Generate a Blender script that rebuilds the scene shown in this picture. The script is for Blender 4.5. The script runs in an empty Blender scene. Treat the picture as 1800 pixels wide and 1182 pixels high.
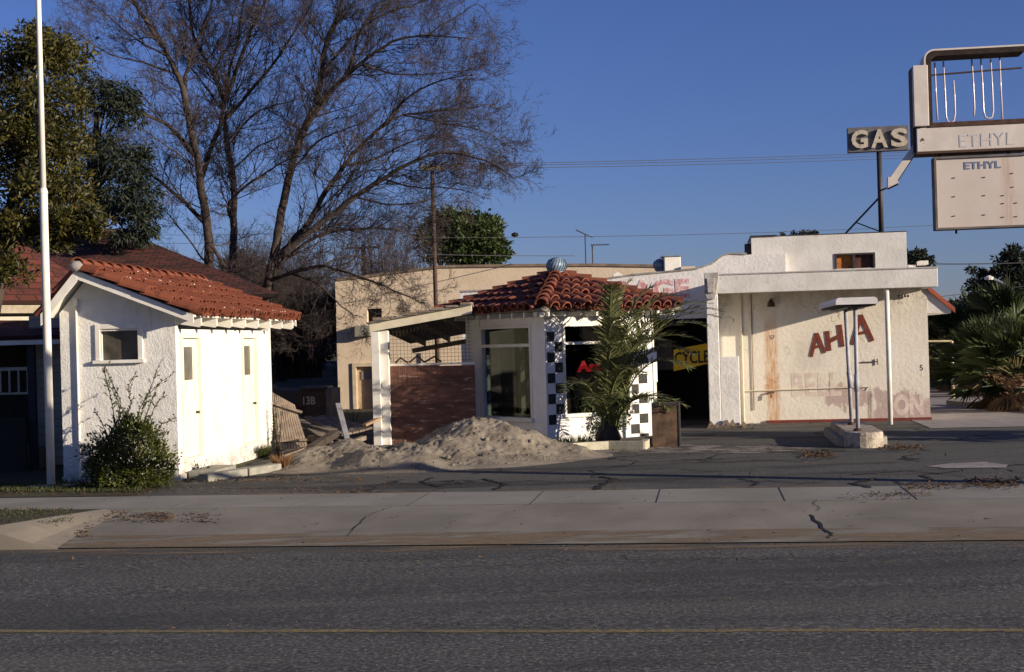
import bpy, math, random
from mathutils import Vector, Matrix, noise as mnoise
R = math.radians
random.seed(7)
scene = bpy.context.scene
COL = scene.collection

# ------------------------------------------------------------------ camera
CAM_Z, PITCH, ROLL, FPX = 2.0, R(0.275), R(1.6), 2500.0
fwd = Vector((0, math.cos(PITCH), math.sin(PITCH)))
rt0 = Vector((1, 0, 0)); up0 = rt0.cross(fwd)
rt = rt0*math.cos(ROLL) - up0*math.sin(ROLL)
up = up0*math.cos(ROLL) + rt0*math.sin(ROLL)
cd = bpy.data.cameras.new('camera'); cam = bpy.data.objects.new('camera', cd); COL.objects.link(cam)
cam.matrix_world = Matrix(((rt.x, up.x, -fwd.x, 0), (rt.y, up.y, -fwd.y, 0), (rt.z, up.z, -fwd.z, CAM_Z), (0, 0, 0, 1)))
cd.sensor_width = 36.0; cd.lens = 50.0; cd.clip_end = 6000; cd.clip_start = 0.1
scene.camera = cam

# ------------------------------------------------------------------ sky, sun, exposure
SUN_AZ, SUN_EL = R(62.5), R(12.5)           # azimuth measured from the camera side towards the right
sv = Vector((math.sin(SUN_AZ)*math.cos(SUN_EL), -math.cos(SUN_AZ)*math.cos(SUN_EL), math.sin(SUN_EL)))
w = bpy.data.worlds.new('World'); scene.world = w; w.use_nodes = True
nt = w.node_tree; nt.nodes.clear()
sky = nt.nodes.new('ShaderNodeTexSky'); sky.sky_type = 'NISHITA'; sky.sun_disc = False
sky.sun_elevation = SUN_EL; sky.sun_rotation = math.atan2(sv.x, sv.y)
sky.air_density = 1.0; sky.dust_density = 0.25; sky.ozone_density = 3.0; sky.altitude = 350
bg = nt.nodes.new('ShaderNodeBackground'); bg.inputs['Strength'].default_value = 0.051
wo = nt.nodes.new('ShaderNodeOutputWorld')
tint = nt.nodes.new('ShaderNodeMix'); tint.data_type = 'RGBA'; tint.blend_type = 'MULTIPLY'; tint.inputs[0].default_value = 1.0
tint.inputs[7].default_value = (.77, .825, 1.40, 1)
nt.links.new(sky.outputs[0], tint.inputs[6]); nt.links.new(tint.outputs[2], bg.inputs[0]); nt.links.new(bg.outputs[0], wo.inputs[0])
sd = bpy.data.lights.new('sun', 'SUN'); sd.energy = 5.0; sd.angle = R(0.5); sd.color = (1.0, 0.85, 0.66)
sun = bpy.data.objects.new('sun', sd); COL.objects.link(sun)
sun.rotation_euler = sv.to_track_quat('Z', 'Y').to_euler()
scene.view_settings.view_transform = 'Standard'; scene.view_settings.look = 'None'
scene.view_settings.exposure = 0.55; scene.view_settings.gamma = 1.0
scene.render.resolution_x = 1024; scene.render.resolution_y = 672
scene.render.engine = 'CYCLES'

# ------------------------------------------------------------------ pixel helpers (photo is 1800 x 1182)
def ray(px, py):
    u = (px-900)/FPX; v = (591-py)/FPX
    return rt*u + up*v + fwd
CP = Vector((0, 0, CAM_Z))
def P(px, py, Y):
    d = ray(px, py); return CP + d*(Y/d.y)
def G(px, py, z=0.0):
    d = ray(px, py); return CP + d*((z-CAM_Z)/d.z)
class Frame:
    def __init__(s, o, deg):
        s.o = Vector((o[0], o[1], 0)); s.a = R(deg)
        s.ex = Vector((math.cos(s.a), math.sin(s.a), 0)); s.ey = Vector((-math.sin(s.a), math.cos(s.a), 0))
    def loc(s, p):
        q = Vector(p)-s.o; return Vector((q.dot(s.ex), q.dot(s.ey), q.z))
    def wld(s, x, y, z=0.0):
        return s.o + s.ex*x + s.ey*y + Vector((0, 0, z))
    def hx(s, px, py, y):                   # pixel on the plane local y = const -> (x, z)
        d = ray(px, py); k = (y - (CP-s.o).dot(s.ey))/d.dot(s.ey); q = s.loc(CP+d*k); return q.x, q.z
    def hy(s, px, py, x):
        d = ray(px, py); k = (x - (CP-s.o).dot(s.ex))/d.dot(s.ex); q = s.loc(CP+d*k); return q.y, q.z
GRID = Frame((0, 0), -7.8)                  # the street grid: x along the street, y away from it

# ------------------------------------------------------------------ mesh builder
class MB:
    def __init__(s): s.v = []; s.f = []
    def add(s, vs, fs):
        n = len(s.v); s.v += [tuple(v) for v in vs]; s.f += [tuple(i+n for i in f) for f in fs]
    def box(s, x0, x1, y0, y1, z0, z1):
        s.add([(x0,y0,z0),(x1,y0,z0),(x1,y1,z0),(x0,y1,z0),(x0,y0,z1),(x1,y0,z1),(x1,y1,z1),(x0,y1,z1)],
              [(0,3,2,1),(4,5,6,7),(0,1,5,4),(1,2,6,5),(2,3,7,6),(3,0,4,7)]); return s
    def beam(s, p, q, w, h, upv=(0,0,1)):
        p = Vector(p); q = Vector(q); d = (q-p).normalized(); a = d.cross(Vector(upv))
        if a.length < 1e-4: a = d.cross(Vector((1,0,0)))
        a.normalize(); b = a.cross(d)
        a = a*(w/2); b = b*(h/2)
        s.add([p-a-b,p+a-b,p+a+b,p-a+b,q-a-b,q+a-b,q+a+b,q-a+b],
              [(0,1,2,3),(7,6,5,4),(0,4,5,1),(1,5,6,2),(2,6,7,3),(3,7,4,0)]); return s
    def tube(s, pts, rad, n=8, cap=True):
        pts = [Vector(p) for p in pts]
        if not hasattr(rad, '__len__'): rad = [rad]*len(pts)
        base = len(s.v); k = len(pts); prev = None
        for i, p in enumerate(pts):
            d = (pts[min(i+1,k-1)]-pts[max(i-1,0)])
            if d.length < 1e-7: d = Vector((0,0,1))
            d.normalize()
            if prev is None:
                a = d.orthogonal().normalized()
            else:
                a = prev - d*prev.dot(d)
                if a.length < 1e-5: a = d.orthogonal()
                a.normalize()
            prev = a; b = d.cross(a)
            for j in range(n):
                t = 2*math.pi*j/n
                s.v.append(tuple(p + a*(math.cos(t)*rad[i]) + b*(math.sin(t)*rad[i])))
        for i in range(k-1):
            for j in range(n):
                j2 = (j+1) % n
                s.f.append((base+i*n+j, base+i*n+j2, base+(i+1)*n+j2, base+(i+1)*n+j))
        if cap:
            s.f.append(tuple(base+j for j in reversed(range(n)))); s.f.append(tuple(base+(k-1)*n+j for j in range(n)))
        return s
    def lathe(s, prof, c=(0,0,0), n=20):
        base = len(s.v)
        for (r, z) in prof:
            for j in range(n):
                t = 2*math.pi*j/n; s.v.append((c[0]+r*math.cos(t), c[1]+r*math.sin(t), c[2]+z))
        for i in range(len(prof)-1):
            for j in range(n):
                j2 = (j+1) % n
                s.f.append((base+i*n+j, base+i*n+j2, base+(i+1)*n+j2, base+(i+1)*n+j))
        s.f.append(tuple(base+(len(prof)-1)*n+j for j in range(n))); s.f.append(tuple(base+j for j in reversed(range(n))))
        return s
    def prism(s, pts, y0, y1):              # outline in (x, z), extruded along y
        n = len(pts)
        s.add([(x,y0,z) for x,z in pts]+[(x,y1,z) for x,z in pts],
              [tuple(range(n)), tuple(range(2*n-1,n-1,-1))]+[(i, i+n, (i+1)%n+n, (i+1)%n) for i in range(n)]); return s
    def slab(s, pts, z0, z1):               # outline in (x, y), extruded along z
        n = len(pts)
        s.add([(x,y,z0) for x,y in pts]+[(x,y,z1) for x,y in pts],
              [tuple(range(n-1,-1,-1)), tuple(range(n,2*n))]+[(i, (i+1)%n, (i+1)%n+n, i+n) for i in range(n)]); return s
    def wall(s, x0, x1, z0, z1, y0, y1, holes=(), axis='x'):   # wall along x (or y) with rectangular holes (x0,x1,z0,z1)
        xs = sorted(set([x0,x1]+[min(max(h[i],x0),x1) for h in holes for i in (0,1)]))
        zs = sorted(set([z0,z1]+[min(max(h[i],z0),z1) for h in holes for i in (2,3)]))
        def solid(i, j):
            if i < 0 or j < 0 or i >= len(xs)-1 or j >= len(zs)-1: return False
            cx = (xs[i]+xs[i+1])/2; cz = (zs[j]+zs[j+1])/2
            return not any(h[0] < cx < h[1] and h[2] < cz < h[3] for h in holes)
        def pt(x, y, z): return (x,y,z) if axis == 'x' else (y,x,z)
        def q(*a): s.add([pt(*p) for p in a], [(0,1,2,3)])
        for i in range(len(xs)-1):
            for j in range(len(zs)-1):
                if not solid(i,j): continue
                a,b,c,d = xs[i],xs[i+1],zs[j],zs[j+1]
                q((a,y0,c),(b,y0,c),(b,y0,d),(a,y0,d)); q((b,y1,c),(a,y1,c),(a,y1,d),(b,y1,d))
                if not solid(i-1,j): q((a,y1,c),(a,y0,c),(a,y0,d),(a,y1,d))
                if not solid(i+1,j): q((b,y0,c),(b,y1,c),(b,y1,d),(b,y0,d))
                if not solid(i,j-1): q((a,y0,c),(a,y1,c),(b,y1,c),(b,y0,c))
                if not solid(i,j+1): q((a,y0,d),(b,y0,d),(b,y1,d),(a,y1,d))
        return s
    def leaf(s, p, d, n, L, W):             # a folded leaf: two triangles either side of the midrib
        d = d.normalized(); a = d.cross(n)
        if a.length < 1e-4: a = d.orthogonal()
        a.normalize(); b = a.cross(d)
        m = p+d*(L*.5)
        s.add([p, m+a*(W/2)+b*(W*.15), p+d*L, m-a*(W/2)+b*(W*.15)], [(0,1,2),(0,2,3)])
    def build(s, name, mat, parent=None, smooth=False, bevel=0.0, merge=False):
        me = bpy.data.meshes.new(name); me.from_pydata(s.v, [], s.f)
        if mat: me.materials.append(mat)
        if smooth: me.shade_smooth()
        me.update()
        o = bpy.data.objects.new(name, me); COL.objects.link(o)
        if parent is not None: o.parent = parent
        if bevel:
            m = o.modifiers.new('bevel', 'BEVEL'); m.width = bevel; m.segments = 2; m.limit_method = 'ANGLE'
        return o
def rnd(a, b): return random.uniform(a, b)
def rvec():
    while True:
        v = Vector((rnd(-1,1), rnd(-1,1), rnd(-1,1)))
        if 0.01 < v.length < 1: return v.normalized()
def lerp(a, b, t): return a+(b-a)*t

def tag(o, label=None, cat=None, group=None, kind=None):
    if label: o['label'] = label
    if cat: o['category'] = cat
    if group: o['group'] = group
    if kind: o['kind'] = kind
    return o
def thing(name, label, cat, fr=None, loc=None, deg=0, group=None):
    o = bpy.data.objects.new(name, None); COL.objects.link(o); o.empty_display_size = .2
    if fr is not None: o.location = fr.o; o.rotation_euler = (0,0,fr.a)
    elif loc is not None: o.location = loc; o.rotation_euler = (0,0,R(deg))
    return tag(o, label, cat, group)
def text_part(name, s, mat, parent, x0, x1, z0, z1, y, depth=.01, bold=0.0, face=-1, tilt=0.0, shear=0.0):
    c = bpy.data.curves.new(name, 'FONT'); c.body = s; c.extrude = .5; c.offset = bold; c.resolution_u = 3
    o = bpy.data.objects.new(name, c); COL.objects.link(o)
    bpy.context.view_layer.update()
    me = bpy.data.meshes.new_from_object(o.evaluated_get(bpy.context.evaluated_depsgraph_get()))
    bpy.data.objects.remove(o); me.name = name
    xs = [v.co.x for v in me.vertices]; ys = [v.co.y for v in me.vertices]
    ax, bx, ay, by = min(xs), max(xs), min(ys), max(ys)
    for v in me.vertices:
        X = x0+(v.co.x-ax)/(bx-ax)*(x1-x0); Z = z0+(v.co.y-ay)/(by-ay)*(z1-z0)
        Z += tilt*(X-x0)
        X += shear*(Z-z0)
        v.co = (X, y + face*(v.co.z+.5)*depth, Z)
    me.materials.clear(); me.materials.append(mat)
    q = bpy.data.objects.new(name, me); COL.objects.link(q); q.parent = parent
    return q

# ------------------------------------------------------------------ materials
class N:
    def __init__(s, name):
        s.m = bpy.data.materials.new(name); s.m.use_nodes = True; s.t = s.m.node_tree
        s.b = s.t.nodes['Principled BSDF']; s.out = s.t.nodes['Material Output']
        s.tc = s.t.nodes.new('ShaderNodeTexCoord'); s.obj = s.tc.outputs['Object']; s._sep = None
    def n(s, k): return s.t.nodes.new(k)
    def l(s, a, b): s.t.links.new(a, b)
    def vec(s, sx=1, sy=1, sz=1, loc=(0,0,0)):
        m = s.n('ShaderNodeMapping'); m.inputs['Scale'].default_value = (sx,sy,sz); m.inputs['Location'].default_value = loc
        s.l(s.obj, m.inputs[0]); return m.outputs[0]
    def noise(s, sc, det=4, rough=.6, vec=None, dist=0):
        k = s.n('ShaderNodeTexNoise'); k.inputs['Scale'].default_value = sc; k.inputs['Detail'].default_value = det
        k.inputs['Roughness'].default_value = rough; k.inputs['Distortion'].default_value = dist
        s.l(vec if vec else s.obj, k.inputs['Vector']); return k.outputs['Fac']
    def vor(s, sc, feat='F1', vec=None):
        k = s.n('ShaderNodeTexVoronoi'); k.feature = feat; k.inputs['Scale'].default_value = sc
        s.l(vec if vec else s.obj, k.inputs['Vector']); return k.outputs['Distance']
    def rng(s, v, a, b, c=0.0, d=1.0, smooth=True):
        k = s.n('ShaderNodeMapRange'); k.interpolation_type = 'SMOOTHSTEP' if smooth else 'LINEAR'
        for i, x in ((1,a),(2,b),(3,c),(4,d)): k.inputs[i].default_value = x
        s.l(v, k.inputs[0]); return k.outputs[0]
    def mth(s, op, a, b=0.0):
        k = s.n('ShaderNodeMath'); k.operation = op
        for i, x in enumerate((a,b)):
            if isinstance(x, (int,float)): k.inputs[i].default_value = x
            else: s.l(x, k.inputs[i])
        return k.outputs[0]
    def mix(s, f, a, b):
        k = s.n('ShaderNodeMix'); k.data_type = 'RGBA'
        for i, x in ((0,f),(6,a),(7,b)):
            if isinstance(x, (int,float)): k.inputs[i].default_value = x
            elif isinstance(x, tuple): k.inputs[i].default_value = (*x,1)
            else: s.l(x, k.inputs[i])
        return k.outputs[2]
    def xyz(s):
        if not s._sep:
            k = s.n('ShaderNodeSeparateXYZ'); s.l(s.obj, k.inputs[0]); s._sep = k.outputs
        return s._sep
    def island(s):
        return s.n('ShaderNodeNewGeometry').outputs['Random Per Island']
    def win(s, v, a, b, c, d):              # window: rises a..b, falls c..d
        return s.mth('MULTIPLY', s.rng(v,a,b), s.rng(v,c,d,1,0))
    def col(s, c):
        if isinstance(c, tuple): s.b.inputs['Base Color'].default_value = (*c,1)
        else: s.l(c, s.b.inputs['Base Color'])
    def bump(s, h, st=.3, dist=.02):
        k = s.n('ShaderNodeBump'); k.inputs['Strength'].default_value = st; k.inputs['Distance'].default_value = dist
        s.l(h, k.inputs['Height']); s.l(k.outputs[0], s.b.inputs['Normal'])
    def fin(s, rough=.85, metal=0.0, spec=.3):
        s.b.inputs['Roughness'].default_value = rough; s.b.inputs['Metallic'].default_value = metal
        s.b.inputs['Specular IOR Level'].default_value = spec; return s.m
def simple(name, c1, c2=None, sc=4, rough=.85, bsc=0, bst=.3, bd=.01, metal=0, island=0, spots=None, spec=.3, stretch=None):
    k = N(name); c2 = c2 or tuple(x*.75 for x in c1)
    v = k.vec(*stretch) if stretch else None
    c = k.mix(k.rng(k.noise(sc, 5, .65, v), .3, .7), c1, c2)
    if island:
        c = k.mix(k.mth('MULTIPLY', k.island(), island), c, tuple(x*.35 for x in c2))
    if spots:
        sc2, lo, hi, cc = spots
        c = k.mix(k.rng(k.noise(sc2, 6, .7, v), lo, hi), c, cc)
    k.col(c)
    if bsc: k.bump(k.noise(bsc, 5, .7, v), bst, bd)
    return k.fin(rough, metal, spec)
def leafmat(name, c1, c2, trans=.25, rough=.5, c3=None):
    k = N(name)
    c = k.mix(k.island(), c1, c2)
    if c3: c = k.mix(k.rng(k.noise(1.3, 3), .5, .7), c, c3)
    k.col(c); k.fin(rough, 0, .4)
    tr = k.n('ShaderNodeBsdfTranslucent'); mx = k.n('ShaderNodeMixShader'); mx.inputs[0].default_value = trans
    k.l(c, tr.inputs[0]); k.l(k.b.outputs[0], mx.inputs[1]); k.l(tr.outputs[0], mx.inputs[2]); k.l(mx.outputs[0], k.out.inputs[0])
    return k.m
def glassmat(name, tint=(.5,.55,.55), clear=.8):
    k = N(name); k.t.nodes.remove(k.b)
    tr = k.n('ShaderNodeBsdfTransparent'); tr.inputs[0].default_value = (*tint,1)
    gl = k.n('ShaderNodeBsdfGlossy'); gl.inputs['Roughness'].default_value = .04; gl.inputs[0].default_value = (.8,.8,.8,1)
    fr = k.n('ShaderNodeFresnel'); fr.inputs[0].default_value = 1.2
    mx = k.n('ShaderNodeMixShader'); k.l(fr.outputs[0], mx.inputs[0]); k.l(tr.outputs[0], mx.inputs[1]); k.l(gl.outputs[0], mx.inputs[2])
    k.l(mx.outputs[0], k.out.inputs[0]); return k.m

MT = {}
MT['white_stucco'] = simple('white_stucco', (.80,.79,.76), (.68,.67,.64), 2.0, .9, 9, .6, .03, spots=(3.5,.60,.78,(.50,.46,.40)))
k = N('white_hut_stucco'); c = k.mix(k.rng(k.noise(1.8,6,.7),.3,.7),(.78,.77,.73),(.64,.63,.59))
st = k.mth('MULTIPLY', k.rng(k.noise(5,6,.75,k.vec(2.2,2.2,.35)),.50,.68), k.rng(k.noise(.9,3),.4,.6)); c = k.mix(k.mth('MULTIPLY',st,.5),c,(.42,.38,.32))
c = k.mix(k.mth('MULTIPLY',k.mth('MULTIPLY',k.rng(k.xyz()[2],.05,.45,1,0),k.rng(k.noise(6,6,.75),.40,.62)),.75),c,(.30,.25,.19))
c = k.mix(k.mth('MULTIPLY',k.rng(k.noise(22,5,.7),.64,.70),.6),c,(.45,.40,.33))
k.col(c); k.bump(k.mth('ADD',k.noise(7,6,.7),k.mth('MULTIPLY',k.noise(28,3),.25)),.6,.03); MT['hut_stucco'] = k.fin(.9)
MT['white_paint'] = simple('white_paint', (.78,.76,.70), (.66,.63,.56), 3, .7, 40, .2, .004, spots=(14,.66,.74,(.38,.3,.22)))
MT['cream_paint'] = simple('cream_paint', (.72,.66,.50), (.60,.54,.40), 3, .7, 40, .2, .004)
MT['old_wood'] = simple('old_wood', (.30,.25,.19), (.15,.12,.09), 5, .9, 30, .5, .01, stretch=(1,1,.2))
MT['pale_wood'] = simple('pale_wood', (.42,.34,.26), (.24,.18,.14), 6, .9, 30, .5, .01, island=.5)
MT['dark'] = simple('dark_interior', (.02,.018,.016), (.012,.011,.01))
MT['dark_metal'] = simple('dark_metal', (.035,.035,.04), (.06,.045,.035), 8, .55)
MT['rust'] = simple('rusty_steel', (.10,.055,.035), (.05,.035,.03), 8, .8, 40, .3, .005)
MT['galv'] = simple('galvanised', (.30,.36,.42), (.16,.21,.27), 9, .4, metal=.35)
MT['concrete'] = simple('concrete_block', (.33,.31,.26), (.2,.2,.17), 5, .95, 50, .4, .01)
MT['glass'] = glassmat('window_glass')
MT['bark'] = simple('bark', (.082,.063,.052), (.04,.031,.027), 5, .95, 25, .8, .03, stretch=(1,1,.3))
MT['twig'] = simple('twig_bark', (.075,.058,.055), (.042,.033,.032), 3, .9)
def tilemat(name, a, b, c, spots=None):
    k = N(name); col = k.mix(k.island(), a, b)
    col = k.mix(k.rng(k.noise(7, 5, .7), .48, .72), col, c)
    if spots: col = k.mix(k.rng(k.noise(spots[0], 6, .75), spots[1], spots[2]), col, spots[3])
    k.col(col); k.bump(k.noise(60,3), .2, .004); return k.fin(.75, 0, .3)
MT['tile'] = tilemat('clay_tile', (.225,.070,.034), (.15,.042,.022), (.10,.03,.02), (13,.60,.70,(.24,.13,.09)))
MT['tile_booth'] = tilemat('clay_tile_weathered', (.25,.08,.045), (.13,.04,.026), (.055,.024,.02), (11,.62,.7,(.30,.22,.18)))
MT['mortar'] = simple('mortar', (.55,.47,.38), (.4,.33,.26), 10, .95)
MT['red_letter'] = simple('red_letter', (.20,.04,.022), (.11,.03,.02), 14, .7, spots=(30,.62,.7,(.35,.2,.12)))
MT['black_paint'] = simple('black_paint', (.016,.015,.014), (.035,.033,.03), 12, .7, spots=(25,.62,.7,(.25,.24,.22)))
MT['yellow_paint'] = simple('yellow_paint', (.75,.50,.02), (.62,.38,.02), 3, .6)
MT['palm_leaf'] = leafmat('palm_leaf', (.15,.155,.06), (.075,.09,.036), .2, .45)
MT['fan_leaf'] = leafmat('fan_palm_leaf', (.06,.08,.022), (.03,.05,.015), .25, .5)
MT['fan_dead'] = leafmat('dead_frond', (.22,.14,.07), (.10,.07,.04), .15, .8)
MT['leaf_yellow'] = leafmat('evergreen_leaf', (.115,.098,.014), (.018,.023,.007), .25, .5, (.028,.03,.010))
MT['leaf_dark'] = leafmat('dark_leaf', (.022,.032,.018), (.012,.018,.010), .15, .6)
MT['leaf_mid'] = leafmat('mid_leaf', (.06,.085,.02), (.03,.05,.014), .2, .5)
MT['leaf_shrub'] = leafmat('shrub_leaf', (.10,.11,.02), (.035,.05,.012), .2, .4)
MT['leaf_grass'] = leafmat('grass_blade', (.075,.085,.025), (.035,.045,.012), .3, .6)
MT['straw'] = leafmat('straw', (.35,.19,.08), (.2,.11,.05), .3, .8)
MT['litter'] = leafmat('dry_leaf', (.16,.085,.035), (.06,.035,.02), .1, .8)
MT['wire'] = simple('wire', (.05,.05,.06))
MT['joint'] = simple('joint', (.10,.085,.07), (.16,.14,.12), 3)
# ------------------------------------------------------------------ ground, road, pavement
def gsheet(name, s0, s1, t0, t1, zf, mat, ns=1, ntt=1):
    mb = MB()
    for j in range(ntt+1):
        for i in range(ns+1):
            s = lerp(s0,s1,i/ns); t = lerp(t0,t1,j/ntt); p = GRID.wld(s,t,zf(s,t) if callable(zf) else zf); mb.v.append(tuple(p))
    for j in range(ntt):
        for i in range(ns):
            a = j*(ns+1)+i; mb.f.append((a,a+1,a+ns+2,a+ns+1))
    return tag(mb.build(name, mat), kind='structure')
def asphalt(name, base, hi, lo, gsc, cracks, warm=(.2,.16,.12)):
    k = N(name)
    g = k.noise(gsc, 3, .75); g2 = k.noise(gsc*2.3, 2, .7)
    c = k.mix(k.rng(k.noise(.9, 6, .65), .3, .7), base, tuple(x*.72 for x in base))
    gg = k.noise(9, 5, .8); c = k.mix(k.mth('MULTIPLY', k.rng(gg, .45, .7), .5), c, tuple(x*.55 for x in base)); c = k.mix(k.mth('MULTIPLY', k.rng(k.noise(13, 4, .85, k.vec(1,1,1,(5,3,0))), .52, .7), .45), c, hi)
    c = k.mix(k.rng(g, .51, .66), c, hi); c = k.mix(k.rng(g, .32, .46, 1, 0), c, lo)
    c = k.mix(k.rng(g2, .70, .76), c, tuple(x*1.2 for x in hi))
    if cracks:
        dv = k.n('ShaderNodeVectorMath'); dv.operation = 'ADD'
        nz = k.n('ShaderNodeTexNoise'); nz.inputs['Scale'].default_value = 1.6; nz.inputs['Detail'].default_value = 5
        k.l(k.obj, nz.inputs['Vector']); k.l(k.obj, dv.inputs[0]); k.l(nz.outputs['Color'], dv.inputs[1])
        e = k.vor(.42, 'DISTANCE_TO_EDGE', dv.outputs[0])
        m = k.mth('MULTIPLY', k.rng(e, .006, .03, 1, 0), k.rng(k.noise(.35, 3, .5), .47, .56))
        c = k.mix(m, c, (.012,.011,.01))
        st = k.rng(k.noise(.55, 5, .6, k.vec(.35,1.4,1)), .50, .64)
        c = k.mix(k.mth('MULTIPLY', st, .8), c, (.03,.028,.03))
        c = k.mix(k.mth('MULTIPLY', k.rng(k.noise(.8, 5, .7, k.vec(.4,1.3,1,(9,4,0))), .60, .72), .6), c, warm)
        k.bump(k.mth('ADD', g, k.mth('MULTIPLY', m, -2)), .5, .01)
    else:
        c = k.mix(k.mth('MULTIPLY', k.rng(k.noise(.5, 5, .6, k.vec(.25,1.2,1)), .46, .68), .6), c, tuple(x*.5 for x in base))
        c = k.mix(k.mth('MULTIPLY', k.rng(k.noise(1.1, 6, .7, k.vec(.10,1.0,1,(2,1,0))), .50, .66), .55), c, (.04,.038,.038)); c = k.mix(k.mth('MULTIPLY', k.rng(k.noise(.8, 6, .7, k.vec(.12,1.1,1,(7,5,0))), .54, .70), .35), c, (.17,.155,.135)); k.bump(g, .6, .008)
    k.col(c); return k.fin(.92, 0, .25)
m_road = asphalt('road_asphalt', (.090,.091,.082), (.24,.235,.205), (.018,.017,.016), 26, False)
m_lot = asphalt('lot_asphalt', (.098,.098,.088), (.17,.162,.14), (.045,.042,.04), 26, True)
def concmat(name, a, b, brown=None):
    k = N(name)
    c = k.mix(k.rng(k.noise(.8, 6, .6), .3, .7), a, b)
    c = k.mix(k.mth('MULTIPLY', k.rng(k.noise(45, 3, .8), .5, .7), .35), c, tuple(x*.7 for x in b))
    c = k.mix(k.mth('MULTIPLY', k.rng(k.noise(2.2, 6, .7, k.vec(.5,1.5,1)), .58, .72), .5), c, tuple(x*.55 for x in b))
    k.col(c); k.bump(k.noise(60, 3), .25, .004); return k.fin(.92, 0, .25)
m_apron = concmat('driveway_concrete', (.265,.245,.20), (.185,.17,.138))
m_walk = concmat('sidewalk_concrete', (.30,.285,.245), (.225,.212,.18))
m_kerb = concmat('kerb_concrete', (.30,.26,.20), (.21,.185,.145))
m_grime = simple('gutter_silt', (.23,.17,.10), (.12,.09,.06), 6, .95, 40, .4, .005)
m_dirt = simple('yard_dirt', (.075,.06,.035), (.04,.035,.02), 2, .95, 20, .5, .02, spots=(3,.5,.6,(.06,.07,.02)))
m_field = simple('field', (.10,.085,.05), (.06,.055,.03), .3, .95)
TK, TW, TB = 15.3, 17.45, 19.02             # kerb, front and back of the sidewalk (grid y)
ZR = -.20
def zroad(s, t): return ZR + .13*max(0, min(1, (TK-t)/6.0))
gsheet('terrain', -900, 900, -700, 1800, -.45, m_field)
gsheet('road', -120, 120, 0, TK+.05, zroad, m_road, 1, 16)
gsheet('road_behind_camera', -120, 120, -8, 0, lambda s,t: ZR+.13-.02*(-t), m_road, 1, 2)['label'] = 'near half of the asphalt street'
mb = MB(); rn = random.Random(3); n_ = 900
for i in range(n_+1):
    s_ = lerp(-30, 30, i/n_); wob = .02*math.sin(s_*.5)+.012*math.sin(s_*1.7)
    for t_ in (10.17+wob+rn.uniform(-.012,.012), 10.28+wob+rn.uniform(-.012,.012)):
        p = GRID.wld(s_, t_, zroad(s_, t_)+.004); mb.v.append(tuple(p))
for i in range(n_): mb.f.append((2*i,2*i+1,2*i+3,2*i+2))
tag(mb.build('yellow_road_line', None), kind='structure')
k = N('worn_yellow_line'); k.col(k.mix(k.mth('MAXIMUM', k.rng(k.noise(26,4,.8), .44, .56), k.rng(k.noise(.9,4,.7), .50, .72)), (.30,.22,.07), (.11,.105,.085))); bpy.data.objects['yellow_road_line'].data.materials.append(k.fin(.9))
SD = GRID.loc(G(150, 905)).x                # where the parkway ends and the driveway starts
def zapr(s, t): return lerp(ZR+.015, 0, min(1, max(0, (t-TK)/(TW-TK))))
gsheet('driveway_apron', SD-.75, 60, TK, TW, zapr, m_apron, 40, 8)
gsheet('sidewalk', -60, 60, TW, TB, 0.0, m_walk, 1, 1)
gsheet('sidewalk_joint', -60, 60, TW-.006, TW+.006, .004, MT['joint'])
gsheet('gutter_silt', SD-.4, 60, TK-.5, TK-.02, lambda s,t: zroad(s,t)+.004, m_grime, 1, 1)
k = N('silt_patchy'); f = k.mth('MULTIPLY', k.rng(k.noise(1.6,7,.75,k.vec(.35,2.2,1)), .44, .60), .85)
k.col(k.mix(k.noise(30,3), (.30,.215,.13), (.16,.12,.08))); k.l(f, k.b.inputs['Alpha']); m_silt = k.fin(.95)
bpy.data.objects['gutter_silt'].data.materials[0] = m_silt
gsheet('silt_on_apron', SD-.2, 60, TK+.0, TK+.62, lambda s,t: zapr(s,t)+.004, m_silt, 1, 1)
gsheet('lot_pavement', -70, 110, TB, 90, -.004, m_lot)
gsheet('lot_edge_litter', GRID.loc(G(260,870)).x, 60, TB-.03, TB+.14, .004, m_silt)
# left: parkway strip with a kerb, then the flared wing of the driveway
mb = MB()
for i in range(13):
    tt = lerp(TK+.17, TW, i/12); t01 = max(0, min(1, (tt-TK)/(TW-.1-TK))); so = SD-.60+.60*(t01**1.2)
    mb.v += [(-60, tt, .008), (so, tt, .008)]
for i in range(12): mb.f.append((2*i, 2*i+1, 2*i+3, 2*i+2))
o = mb.build('parkway_ground', m_dirt); o.rotation_euler = (0,0,GRID.a); tag(o, kind='structure')
mb = MB(); mb.box(-60, SD-.62, TK, TK+.16, ZR-.1, .015)
o = mb.build('kerb', m_kerb, None, bevel=.02); o.location = (0,0,0); o.rotation_euler = (0,0,GRID.a); tag(o, kind='structure')
mb = MB(); nn = 12
for i in range(nn+1):
    t = i/nn; tt = lerp(TK, TW-.1, t); so = SD-.60+.60*(t**1.2); wd = lerp(1.0, .35, t)
    h0 = .022*(1-t)+.012
    row = [(so-.02, h0), (so+.05, h0+.004), (so+wd*.35, lerp(zapr(0,tt), h0, .72)), (so+wd*.7, lerp(zapr(0,tt), h0, .25)), (so+wd, zapr(0,tt)+.003)]
    for (a,b) in row: mb.v.append((a, tt, b))
for i in range(nn):
    for j in range(4):
        a = i*5+j; mb.f.append((a,a+1,a+6,a+5))
mb.v += [(SD-.62,TK-.002,ZR-.05),(SD+.42,TK-.002,ZR-.05)]; q = len(mb.v)
mb.f.append((q-2,q-1,4,3,2,1,0))
o = mb.build('kerb_wing', m_kerb, None, smooth=False); o.rotation_euler = (0,0,GRID.a); tag(o, kind='structure')
gsheet('yard_ground', -70, GRID.loc(G(250,868)).x, TB+.02, 60, .006, m_dirt)
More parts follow.
